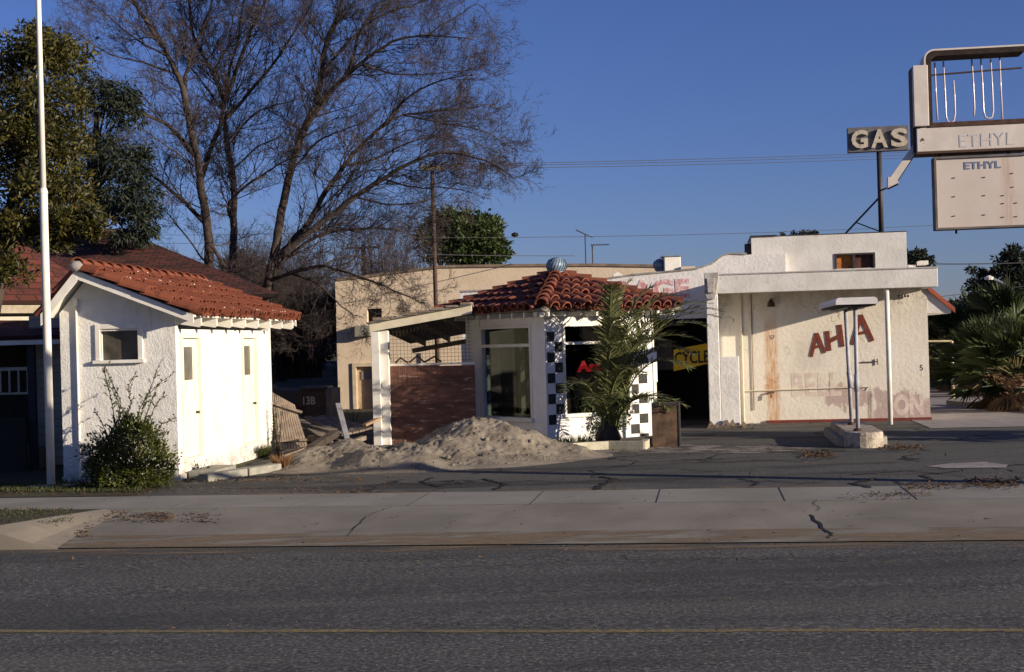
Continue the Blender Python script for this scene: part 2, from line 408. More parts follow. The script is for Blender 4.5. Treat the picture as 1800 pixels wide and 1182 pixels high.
# concrete drive on the right beside the station, paler strips in the lot
k = N('pale_slab'); f = k.rng(k.noise(1.1,6,.7), .35, .5)
k.col(k.mix(k.rng(k.noise(2,5), .3,.7), (.33,.30,.28), (.24,.22,.21))); m_slab = k.fin(.9)
a = GRID.loc(G(1655,740)); gsheet('side_drive', a.x-.6, 60, GRID.loc(G(1700,752)).y, 88, .004, m_slab)
p = [G(1628,820,.003), G(1660,823,.003), G(1768,822,.003), G(1772,817,.003), G(1730,812,.003), G(1668,815,.003)]
mb = MB(); mb.add([tuple(x) for x in p], [tuple(range(6))]); tag(mb.build('concrete_patch', m_slab), kind='structure')
p = [G(900,797), G(1330,797), G(1460,789), G(1330,783), G(1190,782), G(1000,790)]
mb = MB(); mb.add([(x.x,x.y,.003) for x in p], [tuple(range(6))]); o = mb.build('sandy_patch', None); tag(o, kind='structure')
k = N('sandy_patch'); f = k.rng(k.noise(2.2,6,.75), .38, .6); k.col(k.mix(k.noise(40,3),(.34,.30,.25),(.2,.18,.16))); k.l(f,k.b.inputs['Alpha']); o.data.materials.append(k.fin(.95))
# joints and cracks
def crack(pts, w, name='crack', z=.005, zf=None, mat=None):
    mb = MB(); L = []
    for i in range(len(pts)-1):
        a = pts[i]; b = pts[i+1]; n = 7
        for j in range(n): L.append(a.lerp(b, j/n)+Vector((rnd(-.02,.02),rnd(-.02,.02),0)))
    L.append(pts[-1])
    for i, q in enumerate(L):
        d = (L[min(i+1,len(L)-1)]-L[max(i-1,0)]); d.z = 0; d.normalize(); n = Vector((-d.y,d.x,0))*(w*rnd(.4,1.2))
        g = GRID.loc(q); zz = (zf(g.x,g.y) if zf else 0)+z
        mb.v += [(q.x-n.x,q.y-n.y,zz),(q.x+n.x,q.y+n.y,zz)]
    for i in range(len(L)-1): mb.f.append((2*i,2*i+1,2*i+3,2*i+2))
    return tag(mb.build(name, mat or MT['dark']), kind='structure')
def zj(s,t): return zapr(s,t) if t < TW else 0
for pts in ([(1435,880),(1432,895),(1442,905),(1437,915)], [(1424,923),(1448,938),(1462,944),(1455,949)], [(690,895),(660,912),(640,930),(610,950)]):
    q = [G(*x) for x in pts]
    q = [G(x[0],x[1],zj(*GRID.loc(v).xy)) for x, v in zip(pts,q)]
    crack(q, .006 if pts[0][0]!=1424 else .022, zf=zj)
s = SD+.9
while s < 14:
    a = GRID.wld(s, TW, 0); b = GRID.wld(s, TB, 0); mb = MB(); mb.beam((a.x,a.y,.0), (b.x,b.y,.0), .009, .008); tag(mb.build('pavement_joint', MT['joint']), kind='structure'); s += 1.55
for pts, wd in (([(1290,812),(1340,808),(1400,812),(1470,806)],.02),([(1200,826),(1270,829),(1330,826)],.02),([(700,850),(760,853),(830,849)],.02),([(930,845),(1000,848),(1060,845)],.02),([(1600,850),(1640,843),(1620,836),(1690,828)],.03),([(1350,846),(1400,850),(1450,848)],.02),([(1055,838),(1080,842),(1060,852),(1045,862)],.05),([(1300,842),(1335,848),(1320,856)],.03),([(1530,858),(1500,850),(1540,842)],.06),
            ([(760,840),(740,848),(775,856)],.04),([(850,842),(890,852),(870,862)],.04),([(1180,815),(1300,812),(1420,808)],.03),([(1500,835),(1600,828),(1700,838)],.03)):
    crack([G(*x) for x in pts], wd, zf=lambda s,t: 0)
# leaf litter, one mass
mb = MB()
def litter(px0, px1, py0, py1, n, sz=.05, zf=None):
    for i in range(n):
        q = G(rnd(px0,px1), rnd(py0,py1)); g = GRID.loc(q); zz = (zj(g.x,g.y) if g.y > TK else zroad(*g.xy))
        d = Vector((rnd(-1,1),rnd(-1,1),rnd(-.1,.3)))
        mb.leaf(Vector((q.x,q.y,zz+.01)), d, Vector((rnd(-.5,.5),rnd(-.5,.5),1)), sz*rnd(.5,1.5), sz*rnd(.25,.6))
for _ in range(16):
    c = rnd(170,400); litter(c-18,c+18, 899,909, 26, .055)
litter(130,160,905,925,60,.06); litter(0,1790,868,948,150,.05); litter(250,640,858,868,330,.05)
litter(320,640,838,850,420,.06); litter(0,1790,948,960,160,.05); litter(1590,1790,850,862,260,.06); litter(1700,1790,842,858,200,.07)
litter(1410,1470,797,806,140,.09); litter(1545,1620,783,793,160,.08); litter(0,1790,975,1100,90,.035); litter(1530,1640,866,874,120,.05)
litter(1480,1600,870,880,60,.05); litter(1180,1790,800,850,150,.05); litter(640,1100,835,860,90,.05); litter(0,130,895,925,300,.06); litter(0,260,862,872,200,.05)
litter(1230,1330,740,756,120,.08); litter(950,1140,788,800,100,.06); litter(530,760,815,830,120,.06)
tag(mb.build('fallen_leaves', MT['litter']), 'scattered dry brown leaves and bits on the pavement, gutter and lot', 'leaves', kind='stuff')
# twigs and pebbles on the road
mb = MB()
for i in range(260):
    px, py = rnd(0,1795), rnd(870,1180); q = G(px,py,-.1); g = GRID.loc(q)
    zz = zroad(*g.xy) if g.y < TK else zj(*g.xy); r = rnd(.003,.007)
    mb.lathe([(r*.6,0),(r,r*.5),(r*.4,r)], (q.x,q.y,zz), 5)
tag(mb.build('pebbles', simple('pebble', (.30,.25,.20), (.15,.12,.10), 3)), 'loose pebbles and grit strewn over the street and driveway', 'pebbles', kind='stuff')
# low grass at the back edge of the pavement, left
mb = MB()
def grass(px0, px1, py0, py1, n, h, m=None):
    for i in range(n):
        q = G(rnd(px0,px1), rnd(py0,py1)); d = Vector((rnd(-.6,.6),rnd(-.6,.6),1))
        mb.leaf(Vector((q.x,q.y,0)), d, rvec(), h*rnd(.5,1.3), .012)
grass(0,250,852,867,3000,.06); grass(0,130,895,920,700,.03); grass(90,300,842,860,1300,.10)
tag(mb.build('verge_grass', MT['leaf_grass']), 'short green grass along the yard and parkway at left', 'grass', kind='stuff')
# bank and slope behind the lot, left of the cream building
mb = MB(); nx, ny = 40, 24
for j in range(ny+1):
    for i in range(nx+1):
        x = lerp(-60, 60, i/nx); y = lerp(52, 140, j/ny); z = 1.15*min(1, max(0,(y-52)/9.0))+ .02*(y-60)*(y>60) + .15*mnoise.noise(Vector((x*.2,y*.2,0)))-.05
        mb.v.append((x,y,z))
for j in range(ny):
    for i in range(nx):
        a = j*(nx+1)+i; mb.f.append((a,a+1,a+nx+2,a+nx+1))
tag(mb.build('rising_field', simple('dry_grass_bank', (.13,.10,.06), (.07,.06,.03), 3, .95, 14, .8, .1), smooth=True), kind='structure')

# ------------------------------------------------------------------ barrel tiles
def tile_slope(mb, O, U, W, Nn, width, height, pitch, course, inside=None, r=None, seed=0):
    """O eave corner, U along the eave, W up the slope, Nn outward normal."""
    rn = random.Random(seed); r = r or pitch*.36
    nc = int(width/pitch); nr = int(math.ceil(height/course))
    for i in range(nc+1):
        for j in range(nr):
            for kind in (0,1):
                uc = (i+.5*kind)*pitch; w0 = j*course - .04; w1 = min(w0+course*1.18, height+.02)
                if uc > width+.001: continue
                if w1-w0 < course*.3: continue
                if inside and not (inside(uc, w0+.06) and inside(uc, (w0+w1)/2)): continue
                jx = rn.uniform(-.016,.016); jn = rn.uniform(-.008,.016); jw = rn.uniform(-.04,.03)-(.12 if rn.random()<.03 else 0); n = 7; base = len(mb.v)
                for (wv, rr, lift) in ((w0+jw, r*1.08, .034), (w1+jw, r*.86, 0.0)):
                    for th_ in (1.0, .80):
                        for a in range(n+1):
                            t = math.pi*a/n
                            if kind == 0: du = math.cos(t)*rr*th_; dn = math.sin(t)*rr*th_*1.12+.02+lift+jn
                            else: du = math.cos(t)*rr*th_*1.02; dn = (-math.sin(t)*rr*th_*.6)+.045+lift*.5+jn
                            mb.v.append(tuple(O+U*(uc+jx+du)+W*wv+Nn*dn))
                m = n+1
                for a in range(n):
                    mb.f.append((base+a, base+a+1, base+2*m+a+1, base+2*m+a))
                    mb.f.append((base+m+a+1, base+m+a, base+3*m+a, base+3*m+a+1))
                    mb.f.append((base+a+1, base+a, base+m+a, base+m+a+1))
                mb.f.append((base, base+m, base+3*m, base+2*m)); mb.f.append((base+n, base+2*m+n, base+3*m+n, base+m+n))
def hip_tiles(mb, a, b, r, step, seed=0):
    rn = random.Random(seed); a = Vector(a); b = Vector(b); d = (b-a); L = d.length; d.normalize()
    side = d.cross(Vector((0,0,1))).normalized(); nn = side.cross(d).normalized()
    k = int(L/step)+1
    for i in range(k):
        w0 = i*step; w1 = min(w0+step*1.2, L); base = len(mb.v); n = 8; jit = rn.uniform(-.012,.012)
        for (wv, rr, lift) in ((w0, r*1.1, .04), (w1, r*.85, 0)):
            for th_ in (1.0,.8):
                for q in range(n+1):
                    t = math.pi*q/n; mb.v.append(tuple(a+d*wv+side*(math.cos(t)*rr*th_+jit)+nn*(math.sin(t)*rr*th_+lift)))
        m = n+1
        for q in range(n):
            mb.f.append((base+q+1, base+q, base+2*m+q, base+2*m+q+1)); mb.f.append((base+m+q, base+m+q+1, base+3*m+q+1, base+3*m+q)); mb.f.append((base+q, base+q+1, base+m+q+1, base+m+q))

# ------------------------------------------------------------------ restroom shed
SH = Frame(G(315,846), 0); SH = Frame(G(315,846), -6.0)
W_, L_ = 1.86, 5.4
sh = thing('restroom_shed', 'small white stucco shed with red clay tile roof, dark window and two narrow doors', 'shed', SH)
xr, zr_, xe, ze, xl, zl = -1.40, 3.30, .42, 2.56, -1.98, 2.62
def zroof(x): return lerp(zr_, ze, (x-xr)/(xe-xr)) if x > xr else lerp(zl, zr_, (x-xl)/(xr-xl))
a = SH.hx(176,579,0); b = SH.hx(244,632,0)
wx0, wx1, wz0, wz1 = a[0], b[0], b[1], a[1]
mb = MB(); zt = 2.36
mb.wall(-W_, 0, -.3, zt, 0, .15, [(wx0,wx1,wz0,wz1)])
mb.prism([(-W_,zt),(0,zt),(0,zroof(0)-.10),(xr,zr_-.10),(-W_,zroof(-W_)-.10)], 0, .15)
mb.wall(-W_, 0, -.3, zt, L_-.15, L_); mb.prism([(-W_,zt),(0,zt),(0,zroof(0)-.10),(xr,zr_-.10),(-W_,zroof(-W_)-.10)], L_-.15, L_)
ha = SH.hy(318,600,0); hb = SH.hy(343,600,0); hc = SH.hy(426,620,0); hd = SH.hy(450,620,0)
zd1 = SH.hy(330,578,0)[1]; zd0 = SH.hy(350,800,0)[1]
d1 = (max(.28,ha[0]), max(.28,ha[0])+.80); d2 = (hc[0], hc[0]+.80)
mb.wall(.15, L_-.15, -.3, zt, -.15, 0, [(d1[0],d1[1],zd0,2.22),(d2[0],d2[1],zd0,2.22)], axis='y')
mb.wall(.15, L_-.15, -.3, zt+.1, -W_, -W_+.15, axis='y')
mb.build('wall', MT['hut_stucco'], sh)
mb = MB(); mb.box(-W_-.015, .03, -.02, .0, -.3, .10); mb.box(0.0, .03, .001, L_, -.3, .10); mb.build('plinth', MT['hut_stucco'], sh)
mb = MB(); mb.box(-W_+.16,-.16,.16,L_-.16,0,.05); mb.box(-W_+.3,-.3,1.5,1.55,.05,2.2); mb.build('interior', MT['dark'], sh)
# window
f = MB(); t_ = .075
f.box(wx0-t_, wx0, -.035, .06, wz0, wz1+t_); f.box(wx1, wx1+t_, -.035, .06, wz0, wz1+t_); f.box(wx0, wx1, -.033, .06, wz1, wz1+t_)
wn = f.build('window', MT['white_paint'], sh, bevel=.004)
f = MB(); f.box(wx0-t_-.03, wx1+t_+.03, -.075, .06, wz0-.05, wz0-.001); f.build('sill', MT['white_paint'], wn)
f = MB(); f.box(wx0+.001, wx1-.001, .09, .10, wz0, wz1); f.build('pane', simple('frosted_dark_pane', (.03,.028,.022), (.10,.09,.07), 2, .25), wn)
# doors
dm = simple('door_paint', (.80,.76,.62), (.72,.68,.54), 3, .7, 20, .2, .005, spots=(9,.66,.76,(.5,.42,.3)))
for (y0,y1), yw in ((d1, None), (d2, None)):
    f = MB(); f.box(-.09,-.05, y0+.001,y1-.001, zd0, 2.215)
    d = f.build('door', dm, sh)
    f = MB(); f.box(-.052,-.035, y0+.001,y0+.12,zd0,2.215); f.box(-.052,-.035, y1-.12,y1-.001,zd0,2.215); f.box(-.052,-.036,y0+.12,y1-.12,zd0,zd0+.2); f.box(-.052,-.036,y0+.12,y1-.12,1.10,1.22); f.box(-.052,-.036,y0+.12,y1-.12,2.08,2.215); f.build('door_rail', dm, d)
    z0_, z1_ = 1.55, 2.08
    f = MB(); f.box(-.056,-.046, y0+.17,y1-.17, z0_, z1_); f.build('pane', simple('dusty_pane', (.10,.09,.075), (.16,.15,.12), 4, .3), d)
    f = MB(); f.tube([(-.035,y1-.08,1.02),(.02,y1-.08,1.02)], .022, 8); f.build('handle', MT['dark_metal'], d)
    f = MB(); f.box(-.03,.03,y0-.08,y0-.001,zd0,2.30); f.box(-.03,.03,y1+.001,y1+.09,zd0,2.30); f.box(-.03,.032,y0-.001,y1+.001,2.222,2.30); f.build('door_frame', dm, sh)
    f = MB(); f.box(-.04,.06,y0-.05,y1+.05,zd0-.06,zd0-.001); f.build('threshold', dm, sh)
# conduit on the gable
cx = SH.hx(135,600,-.03)[0]; zc1 = SH.hx(133,536,-.03)[1]
f = MB(); f.tube([(cx,-.03,-.1),(cx,-.03,zc1)], .022, 8); f.box(cx-.03,cx+.035,-.07,-.001,zc1-.02,zc1+.09); f.build('conduit', MT['white_paint'], sh)
# roof
yA, yB = -.38, 5.78
U = Vector((0,1,0)); Wv = Vector((xr-xe,0,zr_-ze)); hgt = Wv.length; Wv.normalize(); Nv = Vector((-Wv.z*-1,0,-Wv.x)); Nv = Vector((Wv.z,0,-Wv.x))
f = MB(); tile_slope(f, Vector((xe+.03,yA+.09,ze)), U, Wv, Nv, yB-yA-.14, hgt, .205, .43, r=.088, seed=3)
# rake tiles along the near and far edge
hip_tiles(f, (xe+.05,yA+.03,ze+.015), (xr,yA+.03,zr_+.02), .105, .42, 4); hip_tiles(f, (xe+.05,yB-.03,ze+.015), (xr,yB-.03,zr_+.02), .10, .42, 5)
hip_tiles(f, (xr,yA,zr_+.06), (xr,yB,zr_+.06), .10, .42, 6)
W2 = Vector((xr-xl,0,zr_-zl)); h2 = W2.length; W2.normalize(); N2 = Vector((-W2.z,0,W2.x))
tile_slope(f, Vector((xl,yB-.1,zl)), Vector((0,-1,0)), W2, N2, yB-yA-.2, h2, .205, .43, r=.088, seed=8)
rf = f.build('roof', MT['tile'], sh, smooth=False)
f = MB(); th = .028
for (p0,p1) in (((xe,ze),(xr,zr_)),((xr,zr_),(xl,zl))):
    f.prism([(p0[0],p0[1]-th),(p1[0],p1[1]-th),(p1[0],p1[1]),(p0[0],p0[1])], yA+.04, yB-.04)
f.build('roof_deck', MT['white_paint'], sh)
f = MB()
f.prism([(xe,ze-.12),(xe,ze-.005),(xr,zr_-.005),(xr,zr_-.14)], yA, yA+.035); f.prism([(xr,zr_-.16),(xr,zr_+.03),(xl-.02,zl+.02),(xl-.02,zl-.15)], yA-.005, yA+.03); f.build('bargeboard', MT['white_paint'], sh)
f = MB(); f.prism([(xe,ze-.12),(xe,ze-.005),(xr,zr_-.005),(xr,zr_-.14)], yB-.035, yB); f.build('bargeboard', MT['white_paint'], sh)
f = MB(); f.lathe([(.03,-.05),(.10,0),(.11,.06),(.06,.12)], (xr,yA-.02,zr_+.02), 10); f.build('ridge_mortar', simple('grey_mortar',(.3,.28,.27)), sh, smooth=True)
for i in range(8):
    y = .10+i*.79; zz = zroof(.03)-.032
    f = MB(); f.prism([(-.02,zz-.24),(-.02,zz),(xe-.03,ze-.03),(xe-.03,ze-.15),(xe-.07,ze-.18)], y-.028, y+.028); f.build('rafter', MT['white_paint'], sh)
rn = random.Random(5); f = MB()
for i in range(85):
    y = rn.choice([yA+.1+.205*(k_+.5*rn.choice((0,0,0,1))) for k_ in range(29)]); wv = (rn.randint(0,4))*.43+rn.uniform(-.03,.03); wv = min(wv, hgt-.08)
    c = Vector((xe,y,ze))+Wv*wv+Nv*.155; 
    for a in range(4):
        t0 = math.pi*(.2+.15*a); t1 = math.pi*(.2+.15*(a+1)); r0 = .055
        f.add([c+U*math.cos(t0)*r0+Nv*(math.sin(t0)*r0-.075), c+U*math.cos(t1)*r0+Nv*(math.sin(t1)*r0-.075),
               c+U*math.cos(t1)*r0+Nv*(math.sin(t1)*r0-.045)+Wv*.022, c+U*math.cos(t0)*r0+Nv*(math.sin(t0)*r0-.045)+Wv*.022],[(0,1,2,3)])
tag(f.build('mortar_flecks', MT['mortar'], rf), kind='stuff')

# flagpole
b = G(90,857); pb = P(74,337,b.y); 
f = MB(); H1 = pb.z
o = thing('flagpole', 'tall thin white painted metal pole in front of the shed at left', 'pole', loc=(b.x,b.y,0))
f.lathe([(.062,-.05),(.060,H1-.02),(.058,H1)], (0,0,0), 14); f.build('shaft', MT['white_paint'], o, smooth=True)
f = MB(); f.lathe([(.044,H1-.03),(.036,9.5)], (0,0,0), 14); f.build('upper_shaft', MT['white_paint'], o, smooth=True)
f = MB(); f.lathe([(.066,-.03),(.064,0),(.05,.05)], (0,0,H1), 14); f.build('collar', MT['white_paint'], o)
f = MB(); f.box(-.33,.4,-.15,.2,-.1,.035); f.build('footing', MT['concrete'], o, bevel=.02)

# steps and low kerb in front of the shed doors
q0 = G(338,836,.0); 
o = thing('concrete_step', 'weathered concrete doorstep below the near shed door', 'step', SH)
a = SH.loc(G(327,838)); f = MB(); f.box(.06,.50,.25,1.35,-.1,.13); f.build('slab', MT['concrete'], o, bevel=.015)
for i,(px0,px1,lab) in enumerate(((355,425,'greenish concrete kerb block nearest the doorstep'),(428,485,'mossy concrete kerb block in the middle of the low row'),(505,530,'short pale concrete block at the far end of the low row'))):
    p0 = G(px0,848-(px0-355)*.155); p1 = G(px1,848-(px1-355)*.155); f = MB(); d = (p1-p0)
    f.beam((0,0,.03), (d.x,d.y,.03), .20, .17); o = f.build('kerb_block', MT['concrete'], None, bevel=.015); o.location = (p0.x,p0.y+.1,0); tag(o, lab, 'kerb block', 'concrete blocks edging the shed bed')
# ------------------------------------------------------------------ sand pile
def gauss(x,y,cx,cy,a,sx,sy,ang=0):
    c,s=math.cos(ang),math.sin(ang); dx=x-cx; dy=y-cy; u=(dx*c+dy*s)/sx; v=(-dx*s+dy*c)/sy
    return a*math.exp(-(abs(u)**1.7+abs(v)**1.7))
mb = MB(); x0,x1,y0,y1 = -4.3,2.0,22.0,28.0; nx,ny = 190,170
for j in range(ny+1):
    for i in range(nx+1):
        x=lerp(x0,x1,i/nx); y=lerp(y0,y1,j/ny)
        h = gauss(x,y,-.62,25.2,.70,.78,1.15,.15)+gauss(x,y,.35,24.9,.30,.85,.8)+gauss(x,y,-1.5,24.0,.22,.8,.75)
        h += gauss(x,y,-2.7,24.7,.40,1.0,.9)+gauss(x,y,-3.6,24.2,.14,.6,.8)+gauss(x,y,-2.2,23.2,.13,1.0,.6)+gauss(x,y,-1.55,26.0,.22,.7,.7)
        nz = mnoise.noise(Vector((x*1.1,y*1.1,3)))*.20-abs(mnoise.noise(Vector((x*1.5+y*.9,y*.5-x*.3,7))))*.13+.02+mnoise.noise(Vector((x*3,y*3,1)))*.05+mnoise.noise(Vector((x*9,y*9,2)))*.028+mnoise.noise(Vector((x*20,y*20,2)))*.03+max(0,mnoise.noise(Vector((x*13,y*13,5)))-.25)*.10
        e = min(1,max(0,(h-.02)/.2)); h = h*(1+.2*nz)+nz*e*.75-.035
        h = max(h,-.02); mb.v.append((x,y,h))
for j in range(ny):
    for i in range(nx):
        a=j*(nx+1)+i; mb.f.append((a,a+1,a+nx+2,a+nx+1))
rn = random.Random(12); vv = [v for v in mb.v if v[2] > .03]
for i in range(420):
    v = rn.choice(vv); r = rn.uniform(.010,.030)*(1+1.2*(rn.random()<.06)); q = [Vector(v)+Vector((math.cos(t)*r*rn.uniform(.7,1.2),math.sin(t)*r*rn.uniform(.7,1.2),rn.uniform(-.3,.3)*r)) for t in (0,1.2,2.5,3.8,5.1)]
    mb.add(q+[Vector(v)+Vector((0,0,r*.9)),Vector(v)-Vector((0,0,r))],[(0,1,5),(1,2,5),(2,3,5),(3,4,5),(4,0,5),(1,0,6),(2,1,6),(3,2,6),(4,3,6),(0,4,6)])
k = N('builders_sand'); c = k.mix(k.rng(k.noise(2.2,6,.7),.35,.65),(.30,.26,.205),(.17,.145,.11))
c = k.mix(k.mth('MULTIPLY',k.rng(k.noise(4,6,.8),.56,.7),.6),c,(.14,.13,.07)); c = k.mix(k.mth('MULTIPLY',k.rng(k.noise(60,3,.8),.5,.68),.5),c,(.42,.37,.30))
k.col(c); k.bump(k.noise(28,5,.8),.9,.03)
tag(mb.build('sand_pile', k.fin(.97), smooth=True), 'low grey tan heap of sand and gravel dumped in front of the booth', 'sand pile')

# ------------------------------------------------------------------ house at far left
def siding(name, a, b, pitch=.14):
    k = N(name); z = k.xyz()[2]; fr = k.mth('FRACT', k.mth('DIVIDE', z, pitch))
    c = k.mix(k.rng(k.noise(3,5),.3,.7), a, b); c = k.mix(k.rng(fr,0,.12,1,0), c, tuple(x*.4 for x in b)); k.col(c); k.bump(fr,.6,.02); return k.fin(.8)
m_side = siding('white_clapboard',(.55,.50,.42),(.42,.38,.31))
def shingle(name, a, b, dark, sc):
    k = N(name); br = k.n('ShaderNodeTexBrick'); br.inputs['Scale'].default_value = sc; br.inputs['Color1'].default_value=(*a,1); br.inputs['Color2'].default_value=(*b,1)
    br.inputs['Mortar'].default_value=(*dark,1); br.inputs['Mortar Size'].default_value=.03; br.inputs['Brick Width'].default_value=.6; br.inputs['Row Height'].default_value=.35
    k.l(k.tc.outputs['UV'], br.inputs['Vector']); c = k.mix(k.mth('MULTIPLY',k.rng(k.noise(2.5,6,.8),.5,.62),.75), br.outputs['Color'], dark); k.col(c); k.bump(br.outputs['Fac'],.8,.02); return k.fin(.9)
m_shr = shingle('red_shingle',(.15,.042,.03),(.09,.027,.02),(.04,.018,.014),1.6); m_shd = shingle('weathered_red_shingle',(.13,.04,.03),(.06,.025,.02),(.02,.014,.012),2.2)
def roofface(mb_uv, pts): mb_uv.append([Vector(p) for p in pts])
def build_roof(name, faces, mat, parent, thick=.08):
    me = bpy.data.meshes.new(name); vs=[]; fs=[]; uvs=[]
    for f in faces:
        n = (f[1]-f[0]).cross(f[2]-f[1]).normalized()
        if n.z < 0: f = list(reversed(f)); n = -n
        u = Vector((0,0,1)).cross(n); u = u.normalized() if u.length>1e-3 else Vector((1,0,0)); v = n.cross(u)
        b = len(vs); vs += [tuple(p) for p in f]+[tuple(p-n*thick) for p in f]; m=len(f)
        fs.append(tuple(range(b,b+m))); uvs += [(p.dot(u),p.dot(v)) for p in f]
        fs.append(tuple(range(b+2*m-1,b+m-1,-1))); uvs += [(0,0)]*m
        for i in range(m): fs.append((b+i,b+m+i,b+m+(i+1)%m,b+(i+1)%m)); uvs += [(0,0)]*4
    me.from_pydata(vs,[],fs); ul = me.uv_layers.new(name='UVMap')
    for i,uv in enumerate(uvs): ul.data[i].uv = uv
    me.materials.append(mat); o = bpy.data.objects.new(name,me); COL.objects.link(o); o.parent = parent; return o
hs = thing('old_house', 'old clapboard house with brown red shingle roofs and dark porch behind the shed', 'house', loc=(0,0,0))
A = P(205,402,36); Rr = P(500,520,33.5); L0 = P(-260,470,36); Rb = P(540,545,40)
roof_z = Rr.z
C1=P(489,516,31.0); C2=P(432,520,39.0); zq=C1.z; C2.z=zq
faces = [[Vector((A.x,A.y,A.z)), C1, Vector((-19,30.2,zq)), Vector((-16,A.y,A.z))],
         [Vector((A.x,A.y,A.z)), C1, C2],
         [Vector((A.x,A.y,A.z)), C2, Vector((-19,42,zq)), Vector((-16,A.y,A.z))]]
build_roof('main_roof', faces, m_shd, hs)
mb = MB(); mb.box(-18.5,-8.2,31.6,38.0,-.1,zq); mb.build('wall', m_side, hs)
# turret like bay with its own red roof
T = P(-25,395,29.5); bz = P(60,527,27.2).z
Rt = 2.6; cx_, cy_ = P(-20,500,29.5).x, 29.6
ring = [Vector((cx_+Rt*math.cos(math.pi*2*(i+.5)/8), cy_+Rt*math.sin(math.pi*2*(i+.5)/8), bz)) for i in range(8)]
ap = Vector((cx_,cy_,bz+1.75))
build_roof('bay_roof', [[ring[i],ring[(i+1)%8],ap] for i in range(8)], m_shr, hs)
mb = MB(); mb.slab([(cx_+(Rt-.3)*math.cos(math.pi*2*(i+.5)/8), cy_+(Rt-.3)*math.sin(math.pi*2*(i+.5)/8)) for i in range(8)], -.1, bz-.02); mb.build('bay_wall', m_side, hs)
mb = MB(); mb.slab([(cx_+(Rt-.02)*math.cos(math.pi*2*(i+.5)/8), cy_+(Rt-.02)*math.sin(math.pi*2*(i+.5)/8)) for i in range(8)], bz-.24, bz-.085); mb.build('fascia', simple('dingy_fascia',(.40,.35,.26),(.26,.22,.16)), hs)
# porch in front
pz = P(60,590,25).z; pzt = P(20,557,26.8).z; xr_ = P(106,590,25).x
build_roof('porch_roof', [[Vector((xr_+.05,24.8,pz)),Vector((-16,24.8,pz)),Vector((-16,27.2,pzt+.1)),Vector((xr_+.05,27.2,pzt-.1))]], m_shr, hs)
mb = MB(); mb.beam((-16,24.85,pz-.09),(xr_+.03,24.85,pz-.09),.05,.14); mb.build('porch_fascia', MT['white_paint'], hs)
mb = MB(); mb.box(-16,xr_-.5,25.0,27.3,-.05,.35); mb.build('porch_floor', MT['old_wood'], hs)
for i,px in enumerate((57,-40)):
    x = P(px,700,25).x; mb = MB(); mb.box(x-.06,x+.06,24.95,25.07,-.05,pz-.12); mb.build('porch_post', simple('shade_dark_post',(.04,.04,.045)), hs)  # white posts coloured nearly black, porch shade put into the paint
xl0 = -16; y_ = 25.0; zr0 = P(20,648,25).z; zr1 = P(20,690,25).z
mb = MB(); mb.box(xl0,P(50,640,25).x,y_-.03,y_+.03,zr0-.04,zr0+.02); 
for i in range(16):
    x = P(48,640,25).x-i*.16; mb.box(x-.015,x+.015,y_-.012,y_+.012,zr1,zr0-.041)
mb.box(xl0,P(50,640,25).x,y_-.02,y_+.02,zr1-.04,zr1-.001); mb.build('porch_railing', simple('dull_rail_paint',(.42,.38,.30)), hs)
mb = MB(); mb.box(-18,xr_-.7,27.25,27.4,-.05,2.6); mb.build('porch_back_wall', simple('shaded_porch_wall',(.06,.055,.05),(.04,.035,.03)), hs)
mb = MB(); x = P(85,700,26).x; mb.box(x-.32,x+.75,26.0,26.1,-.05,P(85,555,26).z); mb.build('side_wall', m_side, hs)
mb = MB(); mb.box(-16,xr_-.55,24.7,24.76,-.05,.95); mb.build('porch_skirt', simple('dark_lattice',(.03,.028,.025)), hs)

# ------------------------------------------------------------------ foliage
def crown(mb, blobs, L, W, rs, inner=.35, drop=0):
    rn = random.Random(rs)
    for (c, rad, n) in blobs:
        c = Vector(c); rad = Vector(rad) if hasattr(rad,'__len__') else Vector((rad,)*3)
        # sub-clumps on the surface of the blob
        nc = max(6, int(n/22))
        for i in range(nc):
            while True:
                v = Vector((rn.uniform(-1,1),rn.uniform(-1,1),rn.uniform(-1,1)))
                if .05 < v.length < 1: break
            v = v.normalized()*(rn.random()**inner)
            cc = Vector((c.x+v.x*rad.x, c.y+v.y*rad.y, c.z+v.z*rad.z)); sr = min(rad)*rn.uniform(.10,.27)
            for j in range(int(n/nc)):
                g = Vector((rn.gauss(0,1),rn.gauss(0,1),rn.gauss(0,.8)))*sr*.7
                d = (g.normalized()+Vector((rn.uniform(-.7,.7),rn.uniform(-.7,.7),rn.uniform(-.6,.8)-drop)))
                nn = Vector((rn.uniform(-1,1),rn.uniform(-1,1),rn.uniform(-.2,1.4)))
                mb.leaf(cc+g, d, nn, L*rn.uniform(.6,1.3), W*rn.uniform(.6,1.3))
def pb_(px, py, Y, rpx, rpy=None, ry=None, n=400):
    s = Y/FPX; rpy = rpy or rpx; return (P(px,py,Y), (rpx*s, ry or rpx*s, rpy*s), n)
def tree(name, label, cat, base, trunk, blobs, L, W, mat, rs, group=None, drop=0, inner=.35):
    t = thing(name, label, cat, loc=base, group=group)
    b = Vector(base); m = MB()
    for pts, r0, r1 in trunk:
        pts = [Vector(p)-b for p in pts]; k_ = len(pts); m.tube(pts, [lerp(r0,r1,i/(k_-1)) for i in range(k_)], 8)
    rn = random.Random(rs)
    for (c,rad,n) in blobs:                  # limbs into every clump
        top = trunk[0][0][-1]; st = Vector(trunk[0][0][max(0,len(trunk[0][0])-2)])
        m.tube([st-b, (st.lerp(c,.5)+Vector((0,0,.15*(c-st).length)))-b, c-b], [trunk[0][2]*.9, trunk[0][2]*.5, .015], 5)
    m.build('trunk', MT['bark'], t, smooth=True)
    f = MB(); crown(f, [((c-b), rad, n) for c,rad,n in blobs], L, W, rs, inner, drop); f.build('crown', mat, t); return t
